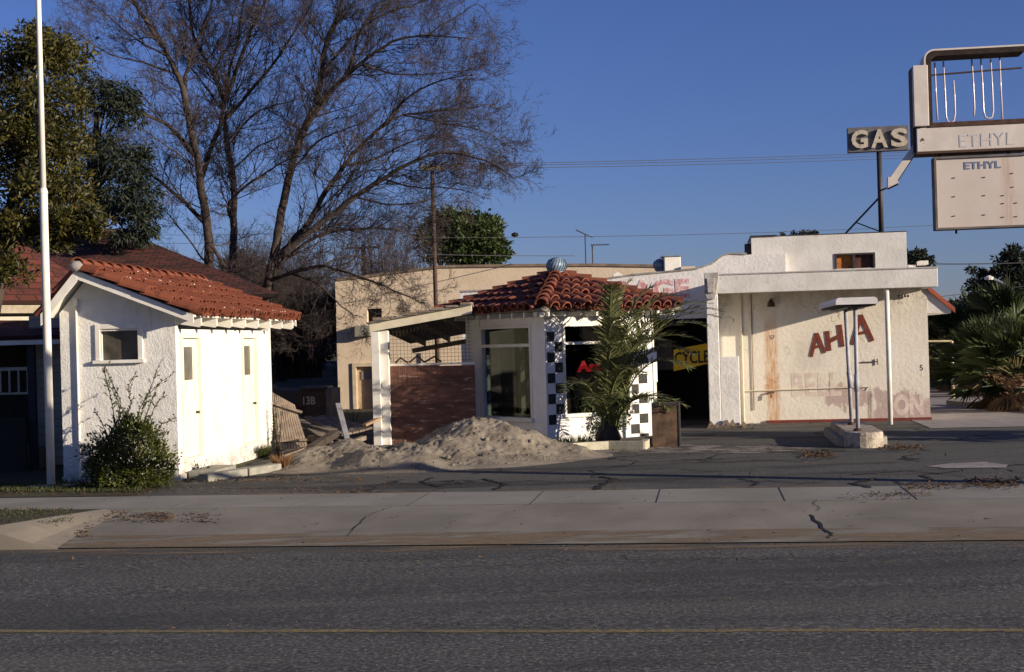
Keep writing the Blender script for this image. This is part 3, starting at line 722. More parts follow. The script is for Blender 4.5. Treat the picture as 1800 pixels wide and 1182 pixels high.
# yellow green evergreen at left
bs = [pb_(95,95,24.5,58,40,1.0,2600),pb_(20,120,25,70,70,1.2,2200),pb_(70,190,24.3,85,60,1.2,3600),pb_(100,255,24.3,62,45,1.0,2600),pb_(20,280,25,80,80,1.2,3000),
      pb_(90,330,24.3,75,50,1.0,2600),pb_(130,385,24.0,62,32,.8,2200),pb_(60,400,24.3,60,40,.8,1700),pb_(10,380,24.8,60,60,1,1400),pb_(20,470,23.8,42,34,.5,1000),pb_(95,430,24.0,40,18,.4,500),pb_(160,400,24.,34,22,.5,700),
      pb_(-60,200,25,90,120,1.4,1800),pb_(-60,380,25,70,60,1.2,1200),pb_(60,60,25,30,22,.6,500),pb_(30,230,24,50,40,.8,1500)]
bx = P(-40,700,25.5)
tree('evergreen_tree','broad evergreen tree with yellow green sunlit leaves above the house at the left edge','tree',(bx.x,25.5,0),
     [([Vector((bx.x,25.5,-.1)),P(-20,560,25.4),P(10,420,25.2),P(40,280,25),P(60,160,25)],.24,.05)],bs,.115,.042,MT['leaf_yellow'],11,inner=.6)
# dark drooping eucalyptus behind it
bs = [pb_(190,170,34,52,30,1.0,1600),pb_(215,190,34,36,36,.8,1100),pb_(120,130,34.5,60,60,1.2,1400),pb_(175,270,34,45,40,1,1600),pb_(225,300,34,40,36,1,1500),pb_(245,355,33.8,34,40,.8,1500),pb_(195,360,34,48,34,1,1600),pb_(250,400,33.8,28,30,.7,1000),pb_(225,420,34,40,20,.8,600),pb_(150,330,34.3,50,50,1,1300),pb_(245,270,34,20,16,.5,400)]
bx = P(150,600,35)
tree('eucalyptus_tree','dark drooping eucalyptus rising behind the house roof, left of the bare trees','tree',(bx.x,35,0),
     [([Vector((bx.x,35,-.1)),P(155,480,35),P(165,340,34.6),P(170,200,34.4)],.25,.06)],bs,.16,.045,MT['leaf_dark'],13,drop=.7)

# shrub by the shed
c0 = G(228,856); sp = thing('leafy_shrub','bushy round green shrub with long arching shoots against the shed gable','shrub',loc=(c0.x,c0.y-.05,0))
f = MB(); rn = random.Random(21)
for i in range(9500):
    while True:
        v = Vector((rn.uniform(-1,1),rn.uniform(-1,1),rn.uniform(-.05,1)))
        if v.length<1: break
    v = v.normalized()*(rn.random()**.22)
    wv = .80*(1-.15*v.z**4); lump = 1+.34*mnoise.noise(v*2.0+Vector((3,1,0)))+.22*mnoise.noise(v*5)
    p = Vector((v.x*wv*.86*lump, v.y*.50*lump, .02+v.z*1.02*lump))
    if p.z < .3: p.x *= .82+.6*p.z
    f.leaf(p, v+Vector((rn.uniform(-.8,.8),rn.uniform(-.8,.8),rn.uniform(-.5,.8))), Vector((rn.uniform(-1,1),rn.uniform(-1,1),rn.uniform(0,1.5))), rn.uniform(.04,.075), rn.uniform(.022,.04))
st = MB()
shoots = [((205,760),(195,700),(182,650),(188,640)),((225,770),(215,720),(200,690),(185,668)),((240,770),(255,700),(285,670),(302,660)),((235,780),(245,720),(262,690),(280,640)),((250,770),(270,720),(290,690)),((215,770),(230,710),(225,680),(240,655)),((195,780),(175,735),(165,720)),((260,780),(285,745),(312,735)),((230,770),(220,730),(235,700)),((205,765),(212,705),(196,672),(190,655)),((245,765),(262,715),(276,680))]
for sh_ in shoots:
    Y = c0.y+rn.uniform(-.15,.12); pts = [P(x,y,Y)-Vector((c0.x,c0.y-.05,0)) for x,y in sh_]
    st.tube(pts, [.010]+[.006]*(len(pts)-2)+[.003], 4)
    for a_,b_ in zip(pts,pts[1:]):
        for q in range(int((b_-a_).length/.022)):
            p = a_.lerp(b_, rn.random()); d = (b_-a_).normalized()+Vector((rn.uniform(-1,1),rn.uniform(-1,1),rn.uniform(-.4,.6)))*1.1
            if rn.random()<.25:
                st.tube([p,p+d.normalized()*.12],.003,3,False); p2=p+d.normalized()*.12
                for _ in range(4): f.leaf(p.lerp(p2,rn.random()), d+rvec()*.8, rvec(), .05,.022)
            else: f.leaf(p, d, rvec(), rn.uniform(.035,.06), rn.uniform(.018,.03))
for i in range(40):
    a_=rn.uniform(0,6.28); st.tube([(rn.uniform(-.2,.2),rn.uniform(-.1,.1),-.02),(math.cos(a_)*.35,math.sin(a_)*.2,.45),(math.cos(a_)*.6,math.sin(a_)*.38,.85)],[.012,.008,.004],4,False)
f.build('leaves', MT['leaf_shrub'], sp); st.build('stems', MT['twig'], sp)
# weeds at the foot of the shed wall
def weed(px, py, hpx, sprd, n, label, mat, seed, L=.06, name='tall_weed'):
    rn = random.Random(seed); b = G(px,py); s = b.y/FPX; t = thing(name, label, 'weed', loc=(b.x,b.y,0), group='weeds growing along the shed wall')
    f = MB(); st = MB()
    for i in range(n):
        h = hpx*s*rn.uniform(.45,1); a_ = rn.uniform(0,6.28); q = Vector((math.cos(a_),math.sin(a_),0))*sprd*s*rn.uniform(.2,1)
        p0 = q*.2+Vector((0,0,-.01)); p1 = q*.6+Vector((0,0,h*.55)); p2 = q+Vector((0,0,h)); st.tube([p0,p1,p2],[.006,.005,.002],4,False)
        for k_ in range(int(h/.03)):
            u = rn.uniform(.15,1); p = (p0.lerp(p1,u*2) if u<.5 else p1.lerp(p2,u*2-1)); d = rvec()+Vector((0,0,.4)); f.leaf(p,d,rvec(),L*rn.uniform(.5,1.2),L*.4)
    f.build('leaves', mat, t); st.build('stem', MT['twig'], t)
weed(418,806,100,16,4,'thin upright weed in front of the shed wall between the two doors',MT['leaf_mid'],31,.035)
weed(487,800,105,20,9,'leggy leafy weed at the far corner of the shed by the leaning fence panel',MT['leaf_mid'],32,.05)
weed(385,808,45,22,12,'low round green weed beside the doorstep',MT['leaf_mid'],33,.06)
weed(445,800,60,40,12,'pale spreading weed below the far shed door',MT['leaf_shrub'],34,.05)
weed(350,838,28,22,16,'dark low weed in front of the doorstep',MT['leaf_dark'],36,.06)
def tuft(px, py, hpx, wpx, n, label, mat, seed, cat='grass tuft', name='grass_tuft', dens=1):
    rn = random.Random(seed); b = G(px,py); s = b.y/FPX; f = MB()
    for i in range(n):
        a_ = rn.uniform(0,6.28); q = Vector((math.cos(a_),math.sin(a_)*.5,0))*wpx*s*rn.random()**.5*.6; d = Vector((math.cos(a_)*.6,math.sin(a_)*.6,rn.uniform(.8,1.6)))
        f.leaf(q, d, rvec(), hpx*s*rn.uniform(.5,1.1), .012)
    o = f.build(name, mat); o.location = (b.x,b.y,0); tag(o, label, cat)
tuft(435,806,28,62,700,'long green grass tuft growing in the bed along the shed wall',MT['leaf_grass'],41)
tuft(495,826,32,16,260,'clump of orange dried grass between the kerb blocks',MT['straw'],42)
tuft(1010,785,26,45,300,'bright green iris leaves at the left end of the planter',MT['leaf_grass'],43)

# ------------------------------------------------------------------ junk between shed and carport
fp = thing('leaning_fence_panel','grey picket fence panel leaning against the far corner of the shed','fence panel',loc=(0,0,0))
Yp = 27.2; bl = G(505,796); 
c_bl = P(487,792,Yp); c_br = P(541,785,Yp); c_tl = P(478,690,Yp+.5); c_tr = P(518,712,Yp+.5)
npk = 11
for i in range(npk):
    u0 = (i+.12)/npk; u1 = (i+.88)/npk; a0=c_bl.lerp(c_br,u0); a1=c_bl.lerp(c_br,u1); b0=c_tl.lerp(c_tr,u0); b1=c_tl.lerp(c_tr,u1)
    m = MB(); th = Vector((0,.025,0)); m.add([a0,a1,b1,b0,a0+th,a1+th,b1+th,b0+th],[(0,1,2,3),(7,6,5,4),(0,4,5,1),(1,5,6,2),(2,6,7,3),(3,7,4,0)]); m.build('picket', MT['pale_wood'], fp)
for u in (.16,.82):
    m = MB(); m.beam(c_bl.lerp(c_tl,u)+Vector((-.02,-.03,0)), c_br.lerp(c_tr,u)+Vector((.1,-.03,0)), .04,.08,(0,1,0)); m.build('rail', MT['pale_wood'], fp)
def plank(pa, pb2, w_, h_, label, mat=None, name='loose_plank', cat='plank', group='loose timber scattered behind the sand pile'):
    m = MB(); c=(pa+pb2)/2; m.beam(pa-c,pb2-c,w_,h_); o=m.build(name, mat or MT['old_wood'], None, bevel=.004); o.location=c; return tag(o,label,cat,group)
def gp(px,py,z=0): return G(px,py,z)
plank(P(497,798,26.6),P(545,790,26.8),.10,.10,'pale timber lying at the foot of the leaning fence panel',MT['pale_wood'])
plank(P(594,710,28.6),P(610,772,28.0),.11,.05,'grey board standing tilted upright in the timber heap',simple('blue_grey_board',(.22,.22,.24),(.13,.13,.15)))
plank(P(640,748,28.6),P(668,735,28.9),.12,.05,'short tan board propped against the carport post',simple('tan_board',(.35,.24,.15)))
plank(P(560,745,30.5),P(575,730,31),.05,.05,'thin stick poking up behind the timber heap')
plank(P(545,790,25.4),P(590,762,26.8),.14,.12,'dark log lying in front of the timber heap',MT['bark'],name='log',cat='log')
plank(P(560,800,25.2),P(585,786,25.9),.10,.10,'short gnarled log nearest the sand pile',MT['bark'],name='log',cat='log')
plank(P(545,770,27.0),P(600,778,26.5),.16,.10,'dark timber beam lying at the left of the heap',MT['bark'])
plank(P(530,745,29),P(585,760,28),.10,.06,'long grey plank sloping behind the dark beam')
plank(P(600,785,26.0),P(640,770,27.0),.10,.08,'weathered offcut beside the tilted board')
plank(P(520,735,30),P(575,772,27.4),.20,.04,'wide grey plank lying slanted on the heap, left')
plank(P(540,733,31),P(600,765,28.2),.16,.04,'narrow grey plank lying slanted on the heap, right')
m = MB(); a0=P(535,742,30.6); a1=P(585,733,31.4); b0=P(560,765,28.4); b1=P(655,752,28.8); mid=[a0.lerp(a1,.5)+Vector((0,0,.12)), b0.lerp(b1,.5)+Vector((0,0,-.12))]
th=Vector((0,0,.02))
for i in range(8):
    for s_ in (0,):
        u0,u1=(i+.05)/8,(i+.95)/8
        def bez(a,mm,b,u): return a.lerp(mm,u).lerp(mm.lerp(b,u),u)
        q=[bez(a0,mid[0],a1,u0),bez(a0,mid[0],a1,u1),bez(b0,mid[1],b1,u1),bez(b0,mid[1],b1,u0)]
        m.add([x-th for x in q]+[x+th for x in q],[(3,2,1,0),(4,5,6,7),(0,1,5,4),(1,2,6,5),(2,3,7,6),(3,0,4,7)])
tag(m.build('collapsed_roof_panel', MT['old_wood']),'sagging grey slatted wood panel collapsed behind the sand pile','panel')
weed(622,700+45,40,18,8,'bare brown weeds in front of the cream building door',MT['leaf_dark'],35,.03)
bpy.data.objects[-1] if False else None

# dark pickup, dumpster, van, distant house
def car(name,label,cat,px0,px1,pyt,Y,body,zg,L=4.6,H=1.5,W=1.8,heading=0,cabf=(.15,.8)):
    c = P((px0+px1)/2,600,Y); t = thing(name,label,cat,loc=(c.x,Y,zg),deg=heading)
    prof=[(-L/2,.35),(L/2,.35),(L/2,.75),(L/2-.1,.85),(L*.30,.92),(L*.16,H),(-L*.28,H),(-L*.42,.95),(-L/2,.9)]
    m=MB(); m.prism([(x,z) for x,z in prof],-W/2,W/2); m.build('body',body,t,bevel=.05)
    m=MB(); m.prism([(L*.27,.96),(L*.16,H-.07),(-L*.27,H-.07),(-L*.38,.98)],-W/2-.01,W/2+.01); m.build('window',MT['dark_metal'],t)
    for sx in (-1,1):
        for sy in (-1,1):
            m=MB(); m.tube([(sx*L*.32,sy*(W/2-.2),.33),(sx*L*.32,sy*(W/2+.01),.33)],.33,14); w_=m.build('wheel',MT['dark'],t)
            m=MB(); m.tube([(sx*L*.32,sy*(W/2+.005),.33),(sx*L*.32,sy*(W/2+.03),.33)],.17,10); m.build('rim',MT['galv'],w_)
    return t
car('parked_van','dark van parked in shade just past the shed corner','van',330,430,655,40,simple('dark_car_paint',(.035,.035,.05),spec=.6,rough=.35),0,5.2,1.4,1.9)
car('parked_van','small white van parked far back above the dark van','van',462,498,640,66,simple('white_car_paint',(.5,.5,.48),rough=.4),1.05,4.4,1.7,1.8)
DY=37.; d0=P(527,700,DY); d1=P(566,700,DY); db=thing('steel_dumpster','rusty dark steel dumpster stencilled 13B behind the timber heap','dumpster',loc=(d0.x,DY,0))
wdt=d1.x-d0.x+.1; dz=P(540,686,DY).z
m=MB(); m.prism([(0,.12),(wdt,.12),(wdt,dz),(0,dz)],0,1.2); m.build('bin',MT['rust'],db,bevel=.02)
m=MB(); m.box(-.04,wdt+.04,-.05,1.25,dz+.001,dz+.07); m.build('lid',MT['dark_metal'],db)
for x in (.0,wdt-.05): m=MB(); m.box(x,x+.05,-.035,-.001,.15,dz-.02); m.build('rib',MT['rust'],db)
x0_,z0_=P(533,710,DY).x-d0.x,P(533,712,DY).z; x1_,z1_=P(554,697,DY).x-d0.x,P(554,697,DY).z
text_part('lettering','13B',simple('stencil_white',(.6,.55,.45)),db,x0_,x1_,z0_,z1_,-.006,.01,.02)
m=MB(); gx0=P(566,700,DY).x; gx1=P(598,700,DY).x; m.box(gx0+.15,gx1,DY,DY+.05,0,dz+.05); m.box(gx0+.10,gx0+.15,DY-.02,DY+.06,0,dz+.12)
tag(m.build('board_fence',MT['old_wood']),'short dark board fence with a pale post right of the dumpster','fence')
fh=thing('far_house','dark little house with a pale window far behind the cream building corner','house',loc=(P(585,600,85).x,85,1.2))
m=MB(); m.box(-2.2,6,0,6,-1,2.4); m.build('wall',simple('dark_house_wall',(.05,.045,.04)),fh); m=MB(); m.prism([(-2.7,2.4),(6.5,2.4),(4.5,3.7),(-.7,3.7)],-.5,6.5); m.build('roof',simple('dark_roof',(.04,.035,.03)),fh)
m=MB(); m.box(-.9,.1,-.05,-.01,.8,2.2); m.build('window',simple('pale_blind',(.25,.25,.28)),fh)
# ------------------------------------------------------------------ big cream building
CB = Frame(P(592,600,46), -7.8)
cb = thing('cream_commercial_building','large plain cream stucco building with a sloping parapet behind the carport','building',CB)
m_cream = simple('cream_stucco',(.74,.61,.46),(.64,.52,.38),1.2,.9,10,.4,.02,spots=(1.5,.62,.8,(.48,.38,.28)))
tops=[(592,494),(640,489),(700,481),(778,471),(900,469),(1040,468),(1165,470)]
pp=[CB.hx(x,y,0) for x,y in tops]; xe_=pp[-1][0]+1
dr=[CB.hx(626,645,0),CB.hx(660,717,0)]; wd=[CB.hx(645,543,0),CB.hx(672,588,0)]
zl_=min(p[1] for p in pp)-.05; m=MB()
m.wall(0,xe_,-.2,zl_,0,.3,[(dr[0][0],dr[1][0],-.2,dr[0][1]),(wd[0][0],wd[1][0],wd[1][1],wd[0][1])])
m.prism([(0,zl_),(xe_,zl_)]+[(xe_,pp[-1][1])]+[(p[0],p[1]) for p in reversed(pp)],0,.3)
m.box(0,.3,.3,22,-.2,zl_); m.box(xe_-.3,xe_,.3,22,-.2,zl_); m.box(.3,xe_-.3,.3,22,zl_-.5,zl_-.3); m.build('wall',m_cream,cb)
m=MB()
for a_,b_ in zip(pp,pp[1:]): m.beam((a_[0],.15,a_[1]+.04),(b_[0]+.01,.15,b_[1]+.04),.40,.08)
m.build('coping',simple('worn_coping',(.30,.22,.16),(.16,.12,.09)),cb)
m=MB(); x0_,x1_,zt_=dr[0][0],dr[1][0],dr[0][1]; m.box(x0_,x1_,.12,.17,-.2,zt_)
dd=m.build('door',simple('tan_door',(.55,.42,.28)),cb); m=MB(); m.box(x0_+.15,x1_-.12,.09,.118,.95,zt_-.15); m.build('pane',simple('dusty_glass',(.22,.20,.21),(.3,.26,.24)),dd)
m=MB(); m.box(x0_-.12,x0_,-.05,.1,-.2,zt_+.12); m.box(x1_,x1_+.12,-.05,.1,-.2,zt_+.12); m.box(x0_,x1_,-.05,.1,zt_,zt_+.12); m.build('door_frame',simple('cream_trim',(.68,.56,.4)),cb)
m=MB(); m.box(wd[0][0],wd[1][0],.2,.24,wd[1][1],wd[0][1]); m.build('window',MT['dark'],cb)
m=MB(); m.box(wd[0][0]-.35,wd[0][0]+.15,-.3,-.01,wd[1][1]-.05,wd[1][1]+.3); m.build('air_conditioner',MT['concrete'],cb)
m=MB(); m.box(-.1,2.5,-1.2,-.31,-.2,-.02); m.build('step',MT['concrete'],cb)

# ------------------------------------------------------------------ white garage
GB = Frame(P(1235,600,33.6), -7.8)
gb = thing('white_garage','white stucco garage with faded red GARAGE lettering on its stepped parapet','garage',GB)
tops=[(808,514),(880,511),(1000,508),(1030,500),(1050,494),(1110,485),(1175,479),(1225,474),(1250,466),(1268,452),(1284,447),(1312,448)]
pp=[GB.hx(x,y,0) for x,y in tops]; op0=GB.hx(1146,562,0); op1=GB.hx(1250,560,0)
zb=op0[1]; m=MB(); x0_=pp[0][0]; x1_=pp[-1][0]+.9
zl_=min(p[1] for p in pp)-.02
m.wall(x0_,x1_,-.2,zl_,0,.3,[(op0[0],op1[0],-.2,zb)])
m.prism([(x0_,zl_),(x1_,zl_),(x1_,pp[-1][1])]+list(reversed(pp)),0,.3)
m.box(x0_,x0_+.3,.3,4.2,-.2,zl_); m.box(x0_+.3,x1_,3.9,4.2,-.2,zl_)
m.build('wall',simple('white_garage_stucco',(.78,.76,.74),(.68,.66,.64),2,.9,10,.5,.03,spots=(5,.62,.75,(.55,.5,.48))),gb)
m=MB(); m.box(x0_+.3,x1_,.31,3.9,zl_-.6,zl_-.4); m.build('roof',MT['dark_metal'],gb)
m=MB()
for a_,b_ in zip(pp,pp[1:]): m.beam((a_[0],.15,a_[1]+.02),(b_[0]+.01,.15,b_[1]+.02),.36,.04)
m.build('coping',simple('coping_grey',(.4,.38,.36),(.2,.18,.17)),gb)
m_faded=N('faded_red_paint'); f_=m_faded.rng(m_faded.noise(12,6,.75),.42,.62); m_faded.col(m_faded.mix(f_,(.55,.24,.24),(.74,.66,.65))); m_faded=m_faded.fin(.9)
# GARAGE: only the last three letters clear the palm
a_=GB.hx(1113,530,0); b_=GB.hx(1212,488,0); wl=(b_[0]-a_[0]); 
text_part('lettering','GARAGE',m_faded,gb,a_[0]-wl*1.06,b_[0],a_[1]+.03,b_[1]-.02,-.003,.006,.045)
# opening: dark bay with plank wall, yellow sign
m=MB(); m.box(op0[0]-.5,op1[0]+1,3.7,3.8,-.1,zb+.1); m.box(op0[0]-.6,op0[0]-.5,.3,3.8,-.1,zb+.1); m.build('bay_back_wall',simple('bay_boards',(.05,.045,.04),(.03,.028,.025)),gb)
m=MB(); a2=GB.hx(1150,598,1.2); b2=GB.hx(1184,650,1.2); m.box(a2[0],b2[0]-.01,1.2,1.24,b2[1],a2[1]); m.build('corrugated_panel',simple('grey_boards',(.22,.19,.17),(.15,.13,.12)),gb)
def mesh_quad(fr, pts, y, depth, name, mat, parent):
    q=[fr.hx(x,py,y) for x,py in pts]; m=MB(); m.prism(q,y,y+depth); return m.build(name,mat,parent), q
ys=thing('yellow_sign','yellow sign board reading CYCLE hanging in the dark garage opening','sign',GB)
o,q=mesh_quad(GB,[(1184,653),(1252,638),(1252,602),(1184,615)],.05,.04,'board',MT['yellow_paint'],ys); o.parent=ys
a_=GB.hx(1186,642,.05); b_=GB.hx(1212,619,.05); c_=GB.hx(1248,640,.05)
text_part('lettering','CYCLE',MT['black_paint'],ys,a_[0],c_[0]-.02,a_[1],b_[1]+.0,.045,.008,.02,tilt=.05)
# rooftop bits
def rooftop(px,py,Y): return P(px,py,Y)
q=rooftop(1160,478,34.3); tv=thing('roof_turbine','round silver turbine vent on the white garage roof','vent',loc=(q.x,q.y,q.z-.15),group='round turbine roof vents')
m=MB(); m.lathe([(.10,-.3),(.09,.16),(.12,.2)],(0,0,0),14); m.build('neck',MT['galv'],tv,smooth=True)
def turbine(mb,r,z0,h,n=20):
    for i in range(n):
        t=2*math.pi*i/n; pts=[]
        for j in range(7):
            v=j/6; rr=r*(.55+.45*math.sin(math.pi*(.12+.76*v))); pts.append((math.cos(t+v*.5)*rr,math.sin(t+v*.5)*rr,z0+h*v))
        pts2=[(math.cos(t+.22+v/6*.5)*r*.96*(.55+.45*math.sin(math.pi*(.12+.76*v/6))),math.sin(t+.22+v/6*.5)*r*.96*(.55+.45*math.sin(math.pi*(.12+.76*v/6))),z0+h*v/6) for v in range(7)]
        b=len(mb.v); mb.v+=pts+pts2
        for j in range(6): mb.f.append((b+j,b+j+1,b+8+j,b+7+j))
    mb.lathe([(r*.62,z0+h-.01),(r*.5,z0+h+.02),(.02,z0+h+.045)],(0,0,0),n); mb.lathe([(r*.75,z0-.02),(r*.75,z0+.02)],(0,0,0),n); mb.lathe([(r*.5,z0),(r*.55,z0+h*.5),(r*.45,z0+h)],(0,0,0),12)
m=MB(); turbine(m,.17,.2,.22); m.build('turbine_head',MT['galv'],tv)
q=rooftop(1180,476,34.35); rb=thing('rooftop_cooler','white boxy cooler unit beside the turbine on the garage roof','cooler',loc=(q.x,q.y,q.z-.3))
m=MB(); m.box(-.2,.2,-.3,.3,0,.62); m.build('cabinet',MT['white_paint'],rb,bevel=.02); m=MB(); m.box(-.23,.23,-.33,.33,.621,.65); m.build('top',MT['galv'],rb)
for i,(px,py,w_,h_,lab) in enumerate(((1212,470,10,7,'small white roof hood nearest the cooler'),(1232,468,12,6,'low white roof hood in the middle of the garage roof'),(1085,470,16,7,'low white roof box right of the aerials'))):
    q=P(px,py,40); s_=40/FPX; o=thing('roof_hood',lab,'roof hood',loc=(q.x,40,q.z-.35)); m=MB(); m.prism([(-w_*s_/2,0),(w_*s_/2,0),(w_*s_/2,h_*s_+.02),(0,h_*s_+.10),(-w_*s_/2,h_*s_+.02)],-.15,.15); m.build('casing',MT['white_paint'],o); m=MB(); m.box(-w_*s_/2-.03,w_*s_/2+.03,-.2,.2,-.05,0); m.build('flashing',MT['galv'],o)
def antenna(px,pyt,pyb,Y,arm,label,elems,slope=0):
    a_=P(px,pyb,Y); b_=P(px,pyt,Y); t=thing('tv_antenna',label,'antenna',loc=(a_.x,Y,a_.z)); h=b_.z-a_.z; s_=Y/FPX
    m=MB(); m.tube([(0,0,-.3),(0,0,h)],.02,6); m.build('mast',MT['dark_metal'],t)
    m=MB(); x0_,x1_=arm[0]*s_,arm[1]*s_; m.tube([(x0_,0,h-slope*x0_),(x1_,0,h-slope*x1_)],.015,6)
    for i in range(elems):
        x=lerp(x0_,x1_,i/(elems-1)); L=.55-.25*i/elems; m.tube([(x-.05,-L,h-slope*x),(x+.05,L,h-slope*x)],.008,4)
    m.build('boom',MT['dark_metal'],t)
antenna(1030,412,468,47,(-15,12),'taller tv aerial with a tilted boom on the cream building roof',9,.5)
antenna(1042,431,466,47.5,(-2,29),'shorter tv aerial with a level boom beside the taller one',7)

# ------------------------------------------------------------------ carport
CP_ = Frame(P(657,600,28.9), -7.8)
cp = thing('carport','white timber carport with board roof and rusty brown panels beside the booth','carport',CP_)
rp=[CP_.hx(652,584,0),CP_.hx(825,548,0)]; sl=(rp[1][1]-rp[0][1])/(rp[1][0]-rp[0][0]); xa=rp[0][0]-.02; xb=rp[1][0]+.05; za=rp[0][1]
def zc(x): return za+sl*(x-xa)*.85
m=MB(); m.prism([(xa,za),(xb,zc(xb)),(xb,zc(xb)+.17),(xa,za+.17)],-.03,.03); m.build('front_beam',MT['cream_paint'],cp)
RD=4.2; DZ=-.42
def rslab(mb,z0,z1,y0,y1):
    v=[]
    for (x,y) in ((xa-.05,y0),(xb+.0,y0),(xb+.0,y1),(xa-.05,y1)):
        for z in (z0,z1): v.append((x,y,zc(x)+z+DZ*max(0,y)/RD))
    mb.add(v,[(0,2,4,6),(1,7,5,3),(0,1,3,2),(2,3,5,4),(4,5,7,6),(6,7,1,0)])
m=MB(); rslab(m,.172,.205,-.10,RD); rfc=m.build('roof',simple('roofing_felt',(.10,.10,.10),(.22,.2,.18),6),cp)
m=MB(); rn=random.Random(2)
for i in range(7): x=lerp(xa,xb,(i+.3)/7); m.box(x,x+rn.uniform(.1,.35),-.12,.25,zc(x)+.215,zc(x)+.25+rn.random()*.03)
m.build('loose_boards',MT['pale_wood'],cp)
for i in range(4):
    x=lerp(xa+.3,xb-.1,i/3); m=MB(); m.beam((x,.04,zc(x)+.115),(x,RD-.02,zc(x)+.115+DZ),.045,.11); m.build('rafter',simple('shade_dark_cream',(.30,.26,.18),(.2,.17,.12)),cp)  # cream darkened to stand for the shade under the roof
m=MB(); m.beam((xa,RD-.06,zc(xa)+.0+DZ),(xb,RD-.06,zc(xb)+.0+DZ),.06,.11); m.build('back_beam',MT['old_wood'],cp)
for px0,px1,dy in ((655,669,.0),(671,685,.12)):
    a_=CP_.hx(px0,680,dy); b_=CP_.hx(px1,680,dy); m=MB(); m.box(a_[0],b_[0],dy-.035,dy+.08,-.05,zc(a_[0])-.001); m.build('post',MT['white_paint'],cp,bevel=.006)
m=MB(); m.box(xa+.1,xa+.2,RD-.14,RD-.04,-.05,zc(xa)+DZ-.06); m.build('post',MT['white_paint'],cp)
k=N('rusty_brown_panel'); v_=k.vec(.5,1,2.2)
c=k.mix(k.rng(k.noise(3,6,.75,v_),.35,.65),(.17,.078,.055),(.085,.042,.032)); c=k.mix(k.rng(k.noise(6,6,.8,k.vec(.4,1,3)),.56,.68),c,(.42,.30,.26)); k.col(c); k.bump(k.noise(8,4,.6,k.vec(3,1,.3)),.5,.03); m_pan=k.fin(.8)
a_=CP_.hx(685,644,.18); b_=CP_.hx(821,642,.18); xs=[a_[0],lerp(a_[0],b_[0],.62),b_[0]+.15]
for i in range(2): m=MB(); m.box(xs[i]+.004*i,xs[i+1],.18+.0*i,.21+.004*i,-.05,a_[1]-.02*i); m.build('rusty_panel',m_pan,cp)
m=MB(); m.box(a_[0],b_[0]+.15,.20,.27,a_[1]+.002,a_[1]+.04); m.build('rail',MT['white_paint'],cp)
m=MB(); zt_=a_[1]+.04
x=a_[0]
while x<b_[0]+.1: m.tube([(x,.22,zt_),(x,.22,zc(x))],.0035,3,False); x+=.075
z=zt_+.05
while z<zc(b_[0]): xx=max(a_[0],xa+(z-za)/(sl*.85)); m.tube([(xx,.225,z),(b_[0]+.1,.225,z)],.0035,3,False); z+=.075
m.build('wire_mesh',MT['rust'],cp)
k=N('cream_block_wall'); br=k.n('ShaderNodeTexBrick'); br.inputs['Scale'].default_value=1; br.inputs['Brick Width'].default_value=.42; br.inputs['Row Height'].default_value=.21; br.inputs['Mortar Size'].default_value=.008
br.inputs['Color1'].default_value=(.66,.56,.40,1); br.inputs['Color2'].default_value=(.60,.50,.35,1); br.inputs['Mortar'].default_value=(.3,.24,.16,1)
cm=k.n('ShaderNodeCombineXYZ'); k.l(k.xyz()[0],cm.inputs[0]); k.l(k.xyz()[2],cm.inputs[1]); k.l(cm.outputs[0],br.inputs[0]); k.col(br.outputs[0]); k.fin(.9)
m=MB(); rn=random.Random(9)
for i in range(3): x=a_[0]+.1+i*.35; m.tube([(x+rn.uniform(-.1,.1),.3,zt_+.02),(x+.1,.32,zt_+.1+rn.random()*.06),(x+.25,.3,zt_+.02)],.02,6)
m.build('pipe_offcuts',MT['rust'],cp)

# ------------------------------------------------------------------ the booth
bc=P(982,600,29.9); BO=Frame(bc,36.0)
H=1.38; ZE=2.62
bo=thing('station_booth','small square white booth with red tile pyramid roof, big windows and checkerboard corner strips','booth',BO)
m_bl=simple('booth_plaster',(.80,.79,.77),(.72,.71,.70),4,.85,14,.4,.02,spots=(8,.68,.78,(.55,.48,.42)))
# left front face: local x=-H, y from -H (near) to H ; right front face: y=-H, x from -H to H
ya=BO.hy(850,640,-H); yb=BO.hy(934,640,-H); z_s=BO.hy(890,733,-H)[1]; z_t=BO.hy(890,578,-H)[1]
lw=(min(yb[0],ya[0]),max(yb[0],ya[0]),z_s,min(z_t,ZE-.25))
xa_=BO.hx(993,640,-H)[0]; xb_=BO.hx(1104,640,-H)[0]; zrs=BO.hx(1000,728,-H)[1]; zrt=BO.hx(1000,574,-H)[1]
rw=(xa_,xb_,zrs,zrt)
m=MB(); m.wall(-H,H,-.2,ZE,-H,-H+.16,[rw]); m.wall(-H+.16,H,-.2,ZE,-H,-H+.16,[lw],axis='y')
m.wall(-H+.16,H,-.2,ZE,H-.16,H); m.wall(-H+.16,H-.16,-.2,ZE,H-.16,H,axis='y'); m.build('wall',m_bl,bo)
m=MB(); m.box(-H+.16,H-.16,-H+.16,H-.16,-.02,.03); m.build('floor',MT['old_wood'],bo); m=MB(); m.box(-H+.17,H-.17,-H+.17,H-.17,ZE-.12,ZE-.08); m.build('ceiling',simple('dim_ceiling',(.12,.10,.08)),bo)
